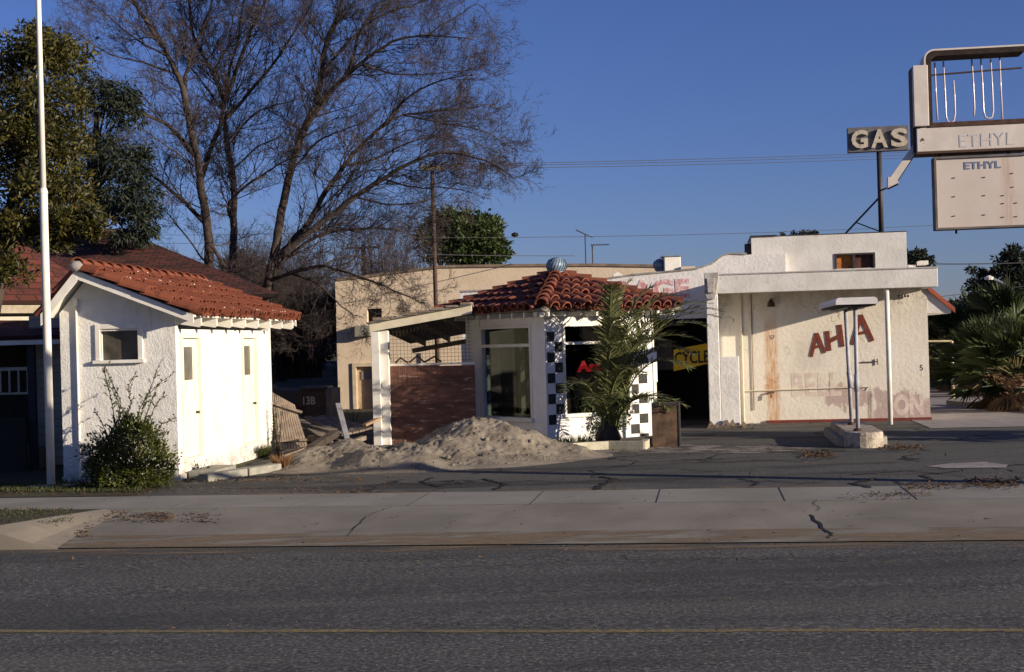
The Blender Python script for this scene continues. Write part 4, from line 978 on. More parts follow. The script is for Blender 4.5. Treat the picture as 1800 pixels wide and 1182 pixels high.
# pilasters on the left front face
for y0,y1 in ((-H,lw[0]-.06),(lw[1]+.09,H)):
    m=MB(); m.box(-H-.035,-H-.001,y0,y1,-.2,ZE-.05); m.build('pilaster',m_bl,bo)
m=MB(); m.box(-H-.05,-H+.1,lw[0]-.06,lw[0],lw[2],lw[3]+.06); m.box(-H-.05,-H+.1,lw[1],lw[1]+.08,lw[2],lw[3]+.06); m.box(-H-.05,-H+.1,lw[0],lw[1],lw[3],lw[3]+.06); zb_=BO.hy(890,608,-H)[1]; m.box(-H-.04,-H+.08,lw[0],lw[1],zb_-.03,zb_+.03)
wf=m.build('window',MT['white_paint'],bo)
m=MB(); m.box(-H-.11,-H+.02,lw[0]-.1,lw[1]+.12,lw[2]-.08,lw[2]-.001); m.build('sill',MT['white_paint'],wf)
m=MB(); m.box(-H+.06,-H+.066,lw[0],lw[1],lw[2],lw[3]); m.build('pane',MT['glass'],wf)
m=MB(); yp_=BO.hy(912,650,-H+.25)[0]; m.box(-H+.25,-H+.36,yp_-.055,yp_+.055,.03,ZE-.13); m.build('interior_post',simple('yellowed_post',(.60,.50,.30)),bo)
m=MB(); m.box(-H+.5,-H+.55,yp_+.55,lw[1]+.1,.03,2.2); m.build('darkening_partition',simple('darkening_brown',(.10,.055,.035)),bo)  # partition added to darken the left half of the window view
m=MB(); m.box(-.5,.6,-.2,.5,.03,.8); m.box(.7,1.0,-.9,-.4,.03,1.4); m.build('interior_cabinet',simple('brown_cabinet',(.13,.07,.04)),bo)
# right window
m=MB(); m.box(rw[0]-.05,rw[0],-H-.03,-H+.1,rw[2],rw[3]+.06); m.box(rw[1],rw[1]+.05,-H-.03,-H+.1,rw[2],rw[3]+.06); m.box(rw[0],rw[1],-H-.03,-H+.1,rw[3],rw[3]+.06); zc_=BO.hx(1000,604,-H)[1]; m.box(rw[0],rw[1],-H-.02,-H+.08,zc_-.025,zc_+.03); m.box(rw[0]-.07,rw[1]+.07,-H-.07,-H+.1,rw[2]-.07,rw[2]-.001)
w2=m.build('window',MT['white_paint'],bo); m=MB(); m.box(rw[0],rw[1],-H+.06,-H+.066,rw[2],rw[3]); m.build('pane',MT['glass'],w2)
m=MB(); m.box(-H+.17,H-.18,H-.20,H-.17,.03,ZE-.13); m.box(H-.20,H-.17,-H+.18,H-.21,.03,ZE-.13); m.build('darkening_lining',simple('darkening_lining_brown',(.07,.04,.025),(.035,.022,.016),5),bo)  # dark sheets added over the back walls so the room looks unlit
# neon-like red word, slight glow added so it shows
a_=BO.hx(1014,655,-H+.1); b_=BO.hx(1066,633,-H+.1)
k=N('red_glow_word'); k.col((.6,.02,.03)); k.b.inputs['Emission Color'].default_value=(1,.03,.04,1); k.b.inputs['Emission Strength'].default_value=.45; text_part('window_lettering','Arts',k.fin(.4),bo,a_[0],b_[0],a_[1],b_[1],-H+.10,.03,.03)
# checkerboard strips: proud black squares
def checks(x0,x1,z1,n,flip):
    hgt_=.205; wd_=(x1-x0)/2; m=MB()
    for i in range(n):
        j=(i+flip)%2; m.box(x0+wd_*j+.004,x0+wd_*(j+1)-.004,-H-.008,-H-.001,z1-hgt_*(i+1)+.004,z1-hgt_*i-.004)
    m.build('checkerboard',MT['black_paint'],bo)
x0_=BO.hx(960,640,-H)[0]; x1_=BO.hx(989,640,-H)[0]; zt_=BO.hx(965,583,-H)[1]; checks(max(-H+.005,x0_),x1_,zt_,9,0)
x0_=BO.hx(1106,640,-H)[0]; x1_=min(H-.01,BO.hx(1137,640,-H)[0]); checks(x0_,x1_,BO.hx(1110,588,-H)[1],11,1)
# zigzag trim over the right window
a_=BO.hx(995,572,-H)[0]; b_=BO.hx(1100,572,-H)[0]; m=MB(); n=5; zz=rw[3]+.07
for i in range(n):
    u0=lerp(a_,b_,i/n); u1=lerp(a_,b_,(i+1)/n); m.prism([(u0+.02,zz),(u1-.02,zz),((u0+u1)/2,zz+.14)],-H-.02,-H-.001)
m.build('zigzag_trim',MT['white_paint'],bo); m=MB(); m.box(a_,b_,-H-.0009,-H-.0005,zz,zz+.2) if False else None
# downpipe boards at the right corner
m=MB(); 
for (z0,z1,dx) in ((-.1,.45,.10),(.45,1.1,.06),(1.1,1.75,.09),(1.75,ZE-.05,.02)): m.box(H+.001,H+.02+dx,-H-.02,-H+.22,z0,z1-.004)
m.build('corner_boards',MT['white_paint'],bo)
# roof
RR=2.58/math.sqrt(2)*1.0; RZ=ZE+.02; AZ=3.36; apx=Vector((0,0,AZ))
cs=[Vector((-RR,-RR,RZ)),Vector((RR,-RR,RZ)),Vector((RR,RR,RZ)),Vector((-RR,RR,RZ))]
m=MB(); m.add(cs+[apx-Vector((0,0,.05))]+[c-Vector((0,0,.05)) for c in cs],[(0,1,4),(1,2,4),(2,3,4),(3,0,4),(8,7,6,5),(0,5,6,1),(1,6,7,2),(2,7,8,3),(3,8,5,0)]); m.build('roof_deck',simple('soffit',(.20,.18,.15)),bo)
m=MB()
for i in range(4):
    A_=cs[i]; B_=cs[(i+1)%4]; U_=(B_-A_).normalized(); wdt=(B_-A_).length; mid=(A_+B_)/2; Wv_=(apx-mid); hh=Wv_.length; Wv_.normalize(); Nn_=U_.cross(Wv_)
    tile_slope(m,A_-Wv_*.05,U_,Wv_,Nn_,wdt,hh,.262,.36,inside=lambda u,w_,wdt=wdt,hh=hh: (w_/hh)*wdt/2-.02 < u < wdt-(w_/hh)*wdt/2+.02,r=.112,seed=i+50)
    hip_tiles(m,A_+(A_-apx).normalized()*.02+Vector((0,0,.05)),apx+Vector((0,0,.05)),.125,.33,i+70)
m.build('roof',MT['tile_booth'],bo)
m=MB(); rn=random.Random(4)
for i in range(4):
    A_=cs[i]; B_=cs[(i+1)%4]
    for j in range(9):
        p=A_.lerp(B_,(j+.5)/9); inw=Vector((-p.x if abs(p.x)>RR-.01 else 0,-p.y if abs(p.y)>RR-.01 else 0,0)).normalized(); m.beam(p+inw*.03-Vector((0,0,.10)),p+inw*.5-Vector((0,0,.10)),.05,.09)
m.build('rafter_tails',MT['white_paint'],bo)
m=MB(); p=cs[0]; m.tube([p+Vector((.05,.05,-.11)),p+Vector((.4,.4,-.11))],.05,8); m.build('corner_bracket',MT['white_paint'],bo)
vz=P(982,455,29.9).z-AZ
v=thing('blue_roof_turbine','blue grey fluted turbine vent on top of the booth roof','vent',BO,group='round turbine roof vents'); v.location=(bc.x,bc.y,AZ)
m=MB(); m.lathe([(.17,-.06),(.15,.08),(.13,.10)],(0,0,0),16); m.build('neck',MT['galv'],v,smooth=True); m=MB(); turbine(m,.225,.09,.28,22); m.build('turbine_head',simple('blue_galv',(.20,.28,.36),(.12,.17,.24),8,.5,metal=.2),v)

# planter kerb and the date palm
pl=MB(); pts=[G(980,792),G(1000,794),G(1030,792),G(1070,790),G(1105,790),G(1132,790),G(1143,780)]
o0=pts[3]
for i in range(len(pts)-1): pl.beam(pts[i]-o0+Vector((0,0,.05)),pts[i+1]-o0+Vector((0,0,.05)),.12,.20)
for q in pts[1:-1]: pl.lathe([(.06,-.05),(.06,.151)],tuple(q-o0),10)
o=pl.build('planter_kerb',simple('mossy_white_kerb',(.52,.49,.38),(.36,.34,.24),5,.9,20,.4,.02)); o.location=o0; tag(o,'curved low whitewashed kerb around the palm bed','planter kerb')
def blade(mb,p,d,n,L,W,droop=.15):
    d=d.normalized(); a=d.cross(n); a=a.normalized() if a.length>1e-4 else d.orthogonal().normalized()
    m1=p+d*(L*.45)+a*0; t=p+d*L-Vector((0,0,droop*L))
    mb.add([p+a*W*.3,p-a*W*.3,m1-a*W*.5,m1+a*W*.5,t],[(0,1,2,3),(3,2,4)])
def frond(fl,st,p0,p1,p2,rn,wl=.46,n=42):
    seg=14; pts=[p0*(1-i/seg)**2+p1*(2*i/seg*(1-i/seg))+p2*(i/seg)**2 for i in range(seg+1)]
    st.tube(pts,[lerp(.020,.004,i/seg) for i in range(seg+1)],5,False)
    for i in range(n):
        u=.14+.86*i/n; k_=u*seg; a=min(int(k_),seg-1); q=pts[a].lerp(pts[a+1],k_-a); t=(pts[a+1]-pts[a]).normalized()
        side=t.cross(Vector((0,0,1))); side=side.normalized() if side.length>.05 else Vector((1,0,0)); upn=side.cross(t)
        ll=wl*(.45+.85*math.sin(math.pi*min(1,.12+u*.86)))*.8
        for s_ in (-1,1):
            dd=side*s_*.8+t*rn.uniform(.55,.95)+upn*rn.uniform(-.05,.45); blade(fl,q,dd,upn+rvec()*.35,ll*rn.uniform(.75,1.1),.034,rn.uniform(0,.25))
pb0=G(1072,783); dp=thing('date_palm','young date palm with long feathery fronds in front of the booth','palm',loc=(pb0.x,pb0.y+.35,0))
rn=random.Random(77); fl=MB(); st=MB()
def pv(px,py,Y): return P(px,py,Y)-Vector(dp.location)
tips=[(1268,560,27.6,.9),(1272,548,27.2,.8),(1250,535,27.8,.7),(1225,625,26.2,1.1),(1205,550,26.3,.7),(1232,600,26.9,1.0),(1192,520,26.9,.7),(1110,492,27.2,.3),(1075,500,26.5,.3),(1150,505,27.4,.5),(1080,520,27.0,.4),(990,690,26.1,1.1),
 (1215,650,26.4,1.2),(1180,722,26.2,1.3),(1085,560,25.9,.5),(1130,545,25.9,.5),(1095,585,25.6,.5),(1160,600,25.8,.8),(1130,660,25.5,.9),(1035,715,25.8,1.0),(1245,575,28.2,.9),(1208,715,27.0,1.3),(1170,560,28.0,.6)]
for (px,py,Y,cv) in tips:
    T_=pv(px,py,Y); p0=Vector((rn.uniform(-.15,.15),rn.uniform(-.1,.1),.12)); D=T_-p0
    p1=p0+Vector((D.x*.28,D.y*.28,D.z*(.80+.25*cv)+.28*cv*math.hypot(D.x,D.y))); frond(fl,st,p0,p1,T_,rn)
fl.build('fronds',MT['palm_leaf'],dp); st.build('frond_stalks',simple('frond_stalk',(.16,.17,.06),(.10,.11,.04)),dp)
m=MB(); m.lathe([(.22,-.05),(.26,.12),(.16,.35),(.05,.45)],(0,0,0),10); m.build('trunk',MT['bark'],dp)
q=G(1030,778); rn=random.Random(80); bsh=thing('low_bush','low dark leafy bush under the booth window left of the palm','bush',loc=(q.x+.1,q.y+.7,0))
f=MB(); crown(f,[(Vector((0,0,.45)),(.55,.3,.45),2200),(Vector((.5,0,.55)),(.4,.3,.5),1500)],.07,.03,81); f.build('leaves',MT['leaf_mid'],bsh); m=MB(); [m.tube([(0,0,-.02),(rn.uniform(-.4,.7),rn.uniform(-.2,.2),.7)],.01,4) for _ in range(8)]; m.build('stems',MT['twig'],bsh)
# weathered box next to the booth
q=G(1147,786); q2=G(1195,786); BX=Frame(q,-7.8); bx_=thing('brown_crate','upright weathered brown plywood crate beside the booth','crate',BX); w_=(q2-q).length
k=N('stained_plywood'); k.col(k.mix(k.rng(k.noise(3,6,.7),.35,.65),(.16,.10,.06),(.05,.035,.025))); m_ply=k.fin(.8)
hb_=BX.hx(1160,709,0)[1]
m=MB(); m.box(0,w_-.03,0,.45,.0,hb_); m.build('box',m_ply,bx_,bevel=.01); m=MB(); m.box(w_-.029,w_,-.01,.46,0,hb_+.01); m.box(0,w_-.03,-.015,-.001,hb_-.05,hb_); m.build('edge_trim',MT['dark_metal'],bx_)
# ------------------------------------------------------------------ station building
g0 = G(1470, 741.5); ST = Frame(g0, -7.8); CDP = 1.45       # wall plane y=0, canopy front y=-CDP
st_ = thing('station_building','cream white stucco gas station with red AHA letters under a flat canopy','gas station',ST)
FY = -CDP
xL,_ = ST.hx(1265,640,0); xR,_ = ST.hx(1633,640,0)
cTL = ST.hx(1240,488,FY); cTR = ST.hx(1648,469,FY); cB = ST.hx(1450,510.5,FY)[1]; cT = ST.hx(1444,478,FY)[1]
cx0,cx1 = cTL[0], cTR[0]
# wall with its stains, in building coordinates
def wx(px,py): return ST.hx(px,py,0)
k = N('stained_station_wall'); X,_,Z = k.xyz()
base = k.mix(k.rng(k.noise(1.1,6,.65),.3,.7),(.76,.71,.62),(.66,.61,.52))
base = k.mix(k.mth('MULTIPLY',k.rng(k.noise(3.5,6,.75),.55,.72),.45),base,(.52,.47,.36))
nzz = k.noise(2.6,5,.7); Xn = k.mth('ADD',X,k.mth('MULTIPLY',k.mth('SUBTRACT',nzz,.5),.10)); Zn = k.mth('ADD',Z,k.mth('MULTIPLY',k.mth('SUBTRACT',k.noise(3.4,6,.7,k.vec(1,1,.6,(3,7,1))),.5),.9))
x_s = wx(1357,640)[0]
drip = k.noise(7,6,.75,k.vec(3,1,.25))
m_ = k.mth('MULTIPLY',k.win(Xn,x_s-.20,x_s-.08,x_s+.06,x_s+.20),k.rng(drip,.30,.62)); m_=k.mth('MULTIPLY',m_,k.win(Z,-.3,.1,1.9,2.75))
base = k.mix(k.mth('MULTIPLY',m_,.85),base,(.50,.25,.09))
m_ = k.mth('MULTIPLY',k.win(Xn,x_s-.25,x_s-.12,x_s+.08,x_s+.22),k.mth('MULTIPLY',k.win(Z,.45,.7,.95,1.2),k.rng(k.noise(5,5,.7),.42,.62)))
base = k.mix(k.mth('MULTIPLY',m_,.7),base,(.42,.19,.07))
# painted-out mauve patch, lower right
xa0=wx(1445,700)[0]; xa1=wx(1500,700)[0]; xb0=wx(1640,700)[0]
topz=k.mth('SUBTRACT',k.mth('MULTIPLY',k.mth('SUBTRACT',X,xa0),-.17),-.92)
mm=k.mth('MULTIPLY',k.rng(k.mth('SUBTRACT',Zn,topz),-.02,.05,1,0),k.rng(Xn,xa0,xa0+.12)); mm=k.mth('MULTIPLY',mm,k.mth('MAXIMUM',k.rng(Zn,.30,.36),k.rng(Xn,xa1+.35,xa1+.5)))
mm=k.mth('MULTIPLY',mm,k.rng(k.noise(1.9,4,.6,k.vec(1,1,.45,(1,1,5))),.36,.44))
base = k.mix(k.mth('MULTIPLY',mm,.80),base,(.40,.29,.27))
mm2=k.mth('MULTIPLY',k.win(Xn,wx(1375,0)[0] if False else wx(1390,600)[0],wx(1410,600)[0],wx(1440,600)[0],wx(1460,600)[0]),k.win(Zn,1.15,1.3,1.7,1.95)); base=k.mix(k.mth('MULTIPLY',mm2,.35),base,(.5,.45,.40))
x_t = wx(1529,700)[0]; m_=k.mth('MULTIPLY',k.win(Xn,x_t-.07,x_t-.02,x_t+.02,x_t+.07),k.win(Z,-.1,.1,.6,.72)); base=k.mix(k.mth('MULTIPLY',k.mth('MULTIPLY',m_,k.rng(drip,.25,.6)),.8),base,(.14,.09,.05))
dv=k.n('ShaderNodeVectorMath'); dv.operation='ADD'; nq=k.n('ShaderNodeTexNoise'); nq.inputs['Scale'].default_value=3; nq.inputs['Detail'].default_value=6; k.l(k.obj,nq.inputs['Vector']); k.l(k.obj,dv.inputs[0]); k.l(nq.outputs['Color'],dv.inputs[1])
e_=k.vor(.8,'DISTANCE_TO_EDGE',dv.outputs[0]); cr=k.mth('MULTIPLY',k.rng(e_,.003,.012,1,0),k.mth('MULTIPLY',k.rng(k.noise(.9,3),.48,.56),k.rng(Z,1.3,2.0)))
base=k.mix(k.mth('MULTIPLY',cr,.75),base,(.15,.11,.08))
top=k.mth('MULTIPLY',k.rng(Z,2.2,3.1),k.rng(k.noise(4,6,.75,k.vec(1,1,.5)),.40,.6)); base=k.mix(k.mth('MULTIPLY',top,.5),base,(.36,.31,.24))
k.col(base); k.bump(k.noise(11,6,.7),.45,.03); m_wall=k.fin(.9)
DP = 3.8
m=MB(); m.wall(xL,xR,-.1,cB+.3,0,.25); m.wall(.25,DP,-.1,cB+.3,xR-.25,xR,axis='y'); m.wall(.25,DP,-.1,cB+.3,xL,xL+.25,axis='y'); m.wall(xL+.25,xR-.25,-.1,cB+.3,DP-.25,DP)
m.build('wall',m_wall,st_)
# canopy
m_fas=simple('fascia_stucco',(.72,.70,.66),(.60,.58,.54),2,.9,14,.35,.02,spots=(5,.60,.72,(.48,.46,.44)))
m=MB(); m.box(cx0,cx1,FY,FY+.14,cB,cT); m.box(cx0,cx0+.14,FY+.14,.0,cB,cT); m.box(cx1-.14,cx1,FY+.14,.8,cB,cT); cano=m.build('canopy',m_fas,st_,bevel=.012)
m=MB(); m.box(cx0+.14,cx1-.14,FY+.14,-.002,cB+.03,cB+.13); m.build('soffit',simple('soffit_boards',(.42,.38,.31),(.3,.26,.2),3),cano)
m=MB(); m.box(cx0-.02,cx1+.02,FY-.02,FY+.17,cT+.001,cT+.03); m.build('coping',simple('canopy_coping',(.5,.49,.47),(.33,.31,.29)),cano)
m=MB(); m.box(cx0+.14,cx1-.14,FY+.18,DP,cT-.12,cT-.08); m.build('roof',MT['concrete'],st_)
# left pier, corbel, low wall
px1=ST.hx(1264,600,FY)[0]
lw_=ST.hx(1301,700,FY); lz=ST.hx(1285,627,FY)[1]
m=MB(); m.box(cx0+.0,px1,FY+.01,FY+.30,-.1,cB-.001); m.build('pier',MT['white_stucco'],st_,bevel=.015)
m=MB(); m.box(px1+.001,lw_[0],FY+.02,FY+.20,-.1,lz); m.box(cx0+.02,px1-.05,FY+.301,-.001,-.1,cB-.001); m.build('wing_wall',MT['white_stucco'],st_,bevel=.015)
m=MB(); m.prism([(cx0-.03,cT+.06),(cx0-.03,cB-.0),(cx0+.03,cB-.12),(px1-.06,cB-.12),(px1-.02,cB+.1),(px1+.02,cT-.12),(px1+.03,cT+.06)],FY-.05,FY-.003); m.prism([(cx0+.02,cT-.06),(cx0+.04,cB+.02),(px1-.08,cB+.02),(px1-.06,cT-.06)],FY-.10,FY-.051); m.build('corbel',simple('grey_corbel',(.5,.47,.44),(.3,.28,.26),9),st_,bevel=.01)
m=MB()
for i in range(9): x=lerp(cx0+.05,lw_[0]+.05,i/8); h=rnd(.06,.2); m.prism([(x-.12,-.02),(x+.12,-.02),(x+rnd(-.05,.05),h)],FY-.06,FY-.02)
m.build('crumbling_base',simple('broken_plaster',(.3,.24,.18),(.12,.09,.07),9),st_)
# post
a_=ST.hx(1558,520,FY+.10); b_=ST.hx(1566,730,FY+.10); m=MB(); m.tube([((a_[0]+b_[0])/2,FY+.12,-.02),((a_[0]+b_[0])/2,FY+.12,cB)],.052,14); m.build('canopy_post',MT['white_paint'],st_,smooth=True)
# upper block
UY=1.0; u0=ST.hx(1321,440,UY); u1=ST.hx(1594,440,UY); uz=ST.hx(1457,412.5,UY)[1]
w0=ST.hx(1471,473,UY); w1=ST.hx(1535,447,UY)
m=MB(); m.wall(u0[0],u1[0],cT-.3,uz,UY,UY+.2,[(w0[0],w1[0],w0[1],w1[1])]); m.wall(UY+.2,UY+2.4,cT-.3,uz,u0[0],u0[0]+.2,axis='y'); m.wall(UY+.2,UY+2.4,cT-.3,uz,u1[0]-.2,u1[0],axis='y'); m.wall(u0[0]+.2,u1[0]-.2,cT-.3,uz,UY+2.2,UY+2.4); m.box(u0[0]+.2,u1[0]-.2,UY+.2,UY+2.2,uz-.2,uz-.1); m.build('upper_storey',m_fas,st_,bevel=0)
m=MB(); m.box(u0[0]-.02,u0[0]+.6,UY-.03,UY+2.4,uz+.001,uz+.04); m.box(u0[0]+.601,u1[0]+.02,UY-.012,UY+2.4,uz+.001,uz+.018); m.build('roof_edge',MT['dark_metal'],st_)
m=MB(); f_=.04; m.box(w0[0]-f_,w0[0],UY-.02,UY+.1,w0[1],w1[1]+f_); m.box(w1[0],w1[0]+f_,UY-.02,UY+.1,w0[1],w1[1]+f_); m.box(w0[0],w1[0],UY-.02,UY+.1,w1[1],w1[1]+f_); xm=ST.hx(1501,460,UY)[0]; m.box(xm-.03,xm+.03,UY-.01,UY+.1,w0[1],w1[1])
uw=m.build('upper_window',MT['dark_metal'],st_)
m=MB(); m.box(w0[0],xm-.03,UY+.08,UY+.1,w0[1],w1[1]); m.build('orange_curtain',simple('orange_cloth',(.50,.20,.04),(.32,.10,.03),9,.9),uw)
m=MB(); m.box(xm+.03,w1[0],UY+.08,UY+.1,w0[1],w1[1]); m.build('brown_curtain',simple('brown_cloth',(.12,.05,.04),(.05,.02,.02),9,.9),uw)
# left stub behind the canopy, right rear parapet
s0=ST.hx(1309,440,UY+.3); m=MB(); m.box(s0[0],u0[0]-.005,UY+.1,UY+.5,cT,ST.hx(1309,430,UY+.3)[1]); m.build('flue',MT['dark_metal'],st_)
r0=ST.hx(1595,460,1.6); r1=ST.hx(1634,460,1.6); rz=ST.hx(1620,466,1.6)[1]; m=MB(); m.box(r0[0]+.02,xR-.01,1.5,5,cT-.1,rz); rr_=ST.hx(1624,459,1.6); m.box(rr_[0]-.12,rr_[0]+.08,1.45,1.9,rz,rr_[1]); m.build('rear_parapet',m_fas,st_)
# red base, side gable
b0=ST.hx(1347,742,0)[0]; m=MB(); m.box(b0,xR+.02,-.05,-.001,-.02,.06); m.build('red_base',simple('red_base_paint',(.20,.035,.025),(.12,.03,.025),6,.7,spots=(12,.6,.7,(.3,.2,.15))),st_)
gz=[ST.hx(1630,506,.0),ST.hx(1676,540,.0),ST.hx(1672,551,.0),ST.hx(1628,551,.0)]
m=MB(); m.prism([(xR+.001,gz[0][1]+.02),(gz[1][0]-.04,gz[1][1]-.02),(gz[2][0],gz[2][1]),(xR+.001,gz[3][1])],.02,5.5); ga=m.build('side_canopy',m_fas,st_)
m=MB(); m.prism([(xR+.02,gz[0][1]+.06),(gz[1][0]+.03,gz[1][1]-.02),(gz[1][0]+.03,gz[1][1]-.13),(xR+.02,gz[0][1]-.06)],-.05,.018); m.build('red_trim',simple('red_metal_trim',(.36,.09,.05),(.25,.06,.04)),ga)
# AHA plank letters
def letters(spec):
    for nm,lab,strokes in spec:
        m=MB()
        for (x0,y0,x1,y1,w_) in strokes:
            a_=ST.hx(x0,y0,-.04); b_=ST.hx(x1,y1,-.04); m.beam((a_[0],-.05+.002*len(m.v)/8,a_[1]),(b_[0],-.05+.002*len(m.v)/8,b_[1]),.05,w_,(1,0,.01) if abs(x1-x0)<abs(y1-y0) else (0,0,1))
        return m
def stroke_mesh(strokes):
    m=MB()
    for i,(x0,y0,x1,y1,w_) in enumerate(strokes):
        a_=ST.hx(x0,y0,-.04); b_=ST.hx(x1,y1,-.04); A=Vector((a_[0],0,a_[1])); B=Vector((b_[0],0,b_[1])); d=(B-A).normalized(); nrm=Vector((-d.z,0,d.x))*w_/2
        yf=-.016-.002*i; q=[A-nrm,B-nrm,B+nrm,A+nrm]; m.prism([(v.x,v.z) for v in q],yf,-.002)
    return m
for strokes in ([(1426,627,1436,586,.08),(1436,586,1450,621,.08),(1428,612,1444,608,.07)],
                [(1454,582,1458,617,.10),(1476,571,1481,610,.10),(1457,601,1479,590,.09)],
                [(1499,606,1514,554,.09),(1513,554,1534,600,.10),(1504,588,1527,583,.07)]):
    stroke_mesh(strokes).build('letter',MT['red_letter'],st_)
# faint painted words
mf=N('faded_mauve'); c_=mf.mix(mf.rng(mf.noise(4,6,.75),.35,.65),(.55,.44,.40),(.69,.62,.52)); mf.col(c_); mf=mf.fin(.9)
a_=wx(1392,702); b_=wx(1478,648); text_part('painted_word','BELL',mf,st_,a_[0],b_[0],a_[1]+.05,b_[1]-.08,-.001,.002,.03)
a_=wx(1556,733); b_=wx(1632,684); text_part('painted_word','ION',mf,st_,a_[0]+.1,b_[0]-.12,a_[1]+.02,b_[1]-.1,-.001,.002,.06)
a_=wx(1617,652); b_=wx(1627,636); text_part('graffiti','5',MT['black_paint'],st_,a_[0],a_[0]+.07,a_[1],a_[1]+.13,-.001,.003,.0)
a_=wx(1353,597); text_part('graffiti','57',MT['black_paint'],st_,a_[0],a_[0]+.11,a_[1],a_[1]+.09,-.001,.003,.0)
# pipes and fittings
m=MB(); x=wx(1304,600)[0]; m.tube([(x,-.03,.0),(x,-.03,cB)],.022,8); m.build('pipe',MT['cream_paint'],st_)
m=MB(); x=wx(1322,600)[0]; m.tube([(x,-.02,.3),(x,-.02,cB)],.012,6); m.build('pipe',MT['old_wood'],st_)
m=MB(); a_=wx(1305,688); b_=wx(1530,680); m.tube([(a_[0],-.03,a_[1]),(b_[0],-.03,b_[1]),(b_[0]+.0,-.05,b_[1]-.06)],.013,6); m.build('pipe',MT['cream_paint'],st_)
m=MB(); a_=wx(1355,692); m.tube([(a_[0]-.08,-.05,a_[1]+.02),(a_[0]+.08,-.05,a_[1]+.02)],.014,6); m.tube([(a_[0],-.03,a_[1]+.03),(a_[0],-.09,a_[1]-.0),(a_[0],-.09,a_[1]-.10)],.018,6); m.build('tap',MT['rust'],st_)
m=MB(); a_=wx(1355,533); m.lathe([(.09,-.09),(.08,.0),(.04,.06),(.02,.10)],(a_[0],-.12,a_[1]),10); m.beam((a_[0],-.001,a_[1]+.05),(a_[0],-.12,a_[1]+.05),.04,.04); m.build('wall_lamp',MT['rust'],st_)
m=MB(); a_=wx(1512,637); b_=wx(1542,636); m.beam((a_[0],-.03,a_[1]),(b_[0],-.03,b_[1]),.02,.02); m.beam((b_[0],-.03,b_[1]-.07),(b_[0],-.03,b_[1]+.07),.02,.02); m.build('bracket',MT['rust'],st_)
m=MB(); a_=wx(1588,521)
for i in range(4): m.lathe([(.02,-.03),(.028,.0),(.02,.03)],(a_[0]-.1+i*.065,-.06,a_[1]),8)
m.build('insulators',MT['dark_metal'],st_)
# dry tumbleweed at the foot of the wall
q=G(1330,741); t=thing('tumbleweed','dry grey brown tumbleweed lying against the station wall beside the wing wall','tumbleweed',loc=(q.x,q.y-.15,0)); m=MB(); rn=random.Random(6)
for i in range(520):
    v=Vector((rn.uniform(-1,1),rn.uniform(-.8,.8),rn.uniform(0,1.2))).normalized(); e=Vector((v.x*.26,v.y*.18,v.z*.27)); m.tube([e*.2+Vector((0,0,.02)),e*.7+rvec()*.03,e*1.0+rvec()*.05],[.004,.003,.002],3,False)
m.build('stems',simple('dry_stem',(.28,.24,.17),(.16,.13,.09)),t)

# ------------------------------------------------------------------ GAS sign on the roof
GY=1.9; GS=thing('gas_sign','small grey rectangular GAS sign on a dark pole above the station roof','sign',ST); 
q=[ST.hx(1491,270,GY),ST.hx(1598,262,GY),ST.hx(1597,219,GY),ST.hx(1491,226,GY)]
gx0=q[0][0]; gx1=q[1][0]; gz0=(q[0][1]+q[1][1])/2; gz1=(q[2][1]+q[3][1])/2
m=MB(); m.box(gx0,gx1,GY,GY+.22,gz0,gz1); m.build('panel',simple('grey_sign_paint',(.17,.165,.18),(.10,.095,.10),6,.7,spots=(9,.62,.72,(.30,.27,.24))),GS,bevel=.01)
gl=simple('peeling_white',(.60,.54,.44),(.42,.36,.28),12,.8,spots=(16,.60,.68,(.16,.10,.07)))
h_=gz1-gz0; w_=gx1-gx0
for i,ch in enumerate('GAS'):
    x0=gx0+w_*(.055+i*.325); text_part('letter',ch,gl,GS,x0,x0+w_*(.27),gz0+h_*.13,gz1-h_*.13,GY-.001,.07,.035)
ga=ST.hx(1545,268,GY)[0]; gb2=ST.hx(1551,400,GY)[0]; gx=(ga+gb2)/2
m=MB(); m.tube([(gx,GY+.1,uz-.1),(gx,GY+.1,gz0)],.062,12); m.build('pole',MT['dark_metal'],GS,smooth=True)
a_=ST.hx(1545,345,GY); b_=ST.hx(1482,410,GY); m=MB(); m.tube([(gx,GY+.1,a_[1]),(b_[0],GY+.5,uz-.0)],.024,6); m.build('brace',MT['rust'],GS)
a_=ST.hx(1508,390,GY); m=MB(); m.tube([(a_[0],GY+.3,a_[1]),(gx,GY+.1,uz+.08)],.015,6); m.build('brace',MT['rust'],GS)
m=MB(); a_=ST.hx(1548,335,GY); m.tube([(gx,GY+.05,a_[1]),(gx+.2,GY-.2,a_[1]+.06)],.02,6); m.build('bracket',MT['rust'],GS)

# ------------------------------------------------------------------ big roadside sign
BS=Frame(P(1640,600,15.2),-7.8); bs_=thing('roadside_sign','big weathered white ETHYL sign with rounded open frame and reader board at upper right','sign',BS)
m_sw=simple('flaking_white_enamel',(.70,.64,.58),(.58,.52,.47),3,.6,20,.2,.004,spots=(9,.66,.70,(.14,.07,.04)))
k=N('reader_board'); X,_,Z=k.xyz(); c=k.mix(k.rng(k.noise(2,5),.3,.7),(.62,.55,.49),(.56,.49,.43)); xs_=BS.hx(1772,330,0)[0]
c=k.mix(k.mth('MULTIPLY',k.win(X,xs_-.10,xs_-.01,xs_+.03,xs_+.12),k.rng(k.noise(6,5,.7,k.vec(2,1,.2)),.36,.70)),c,(.46,.32,.23)); k.col(c); m_rb=k.fin(.6)
m_edge=MT['rust']
def bx(px,py,y=0): return BS.hx(px,py,y)
XE=bx(1806,300)[0]
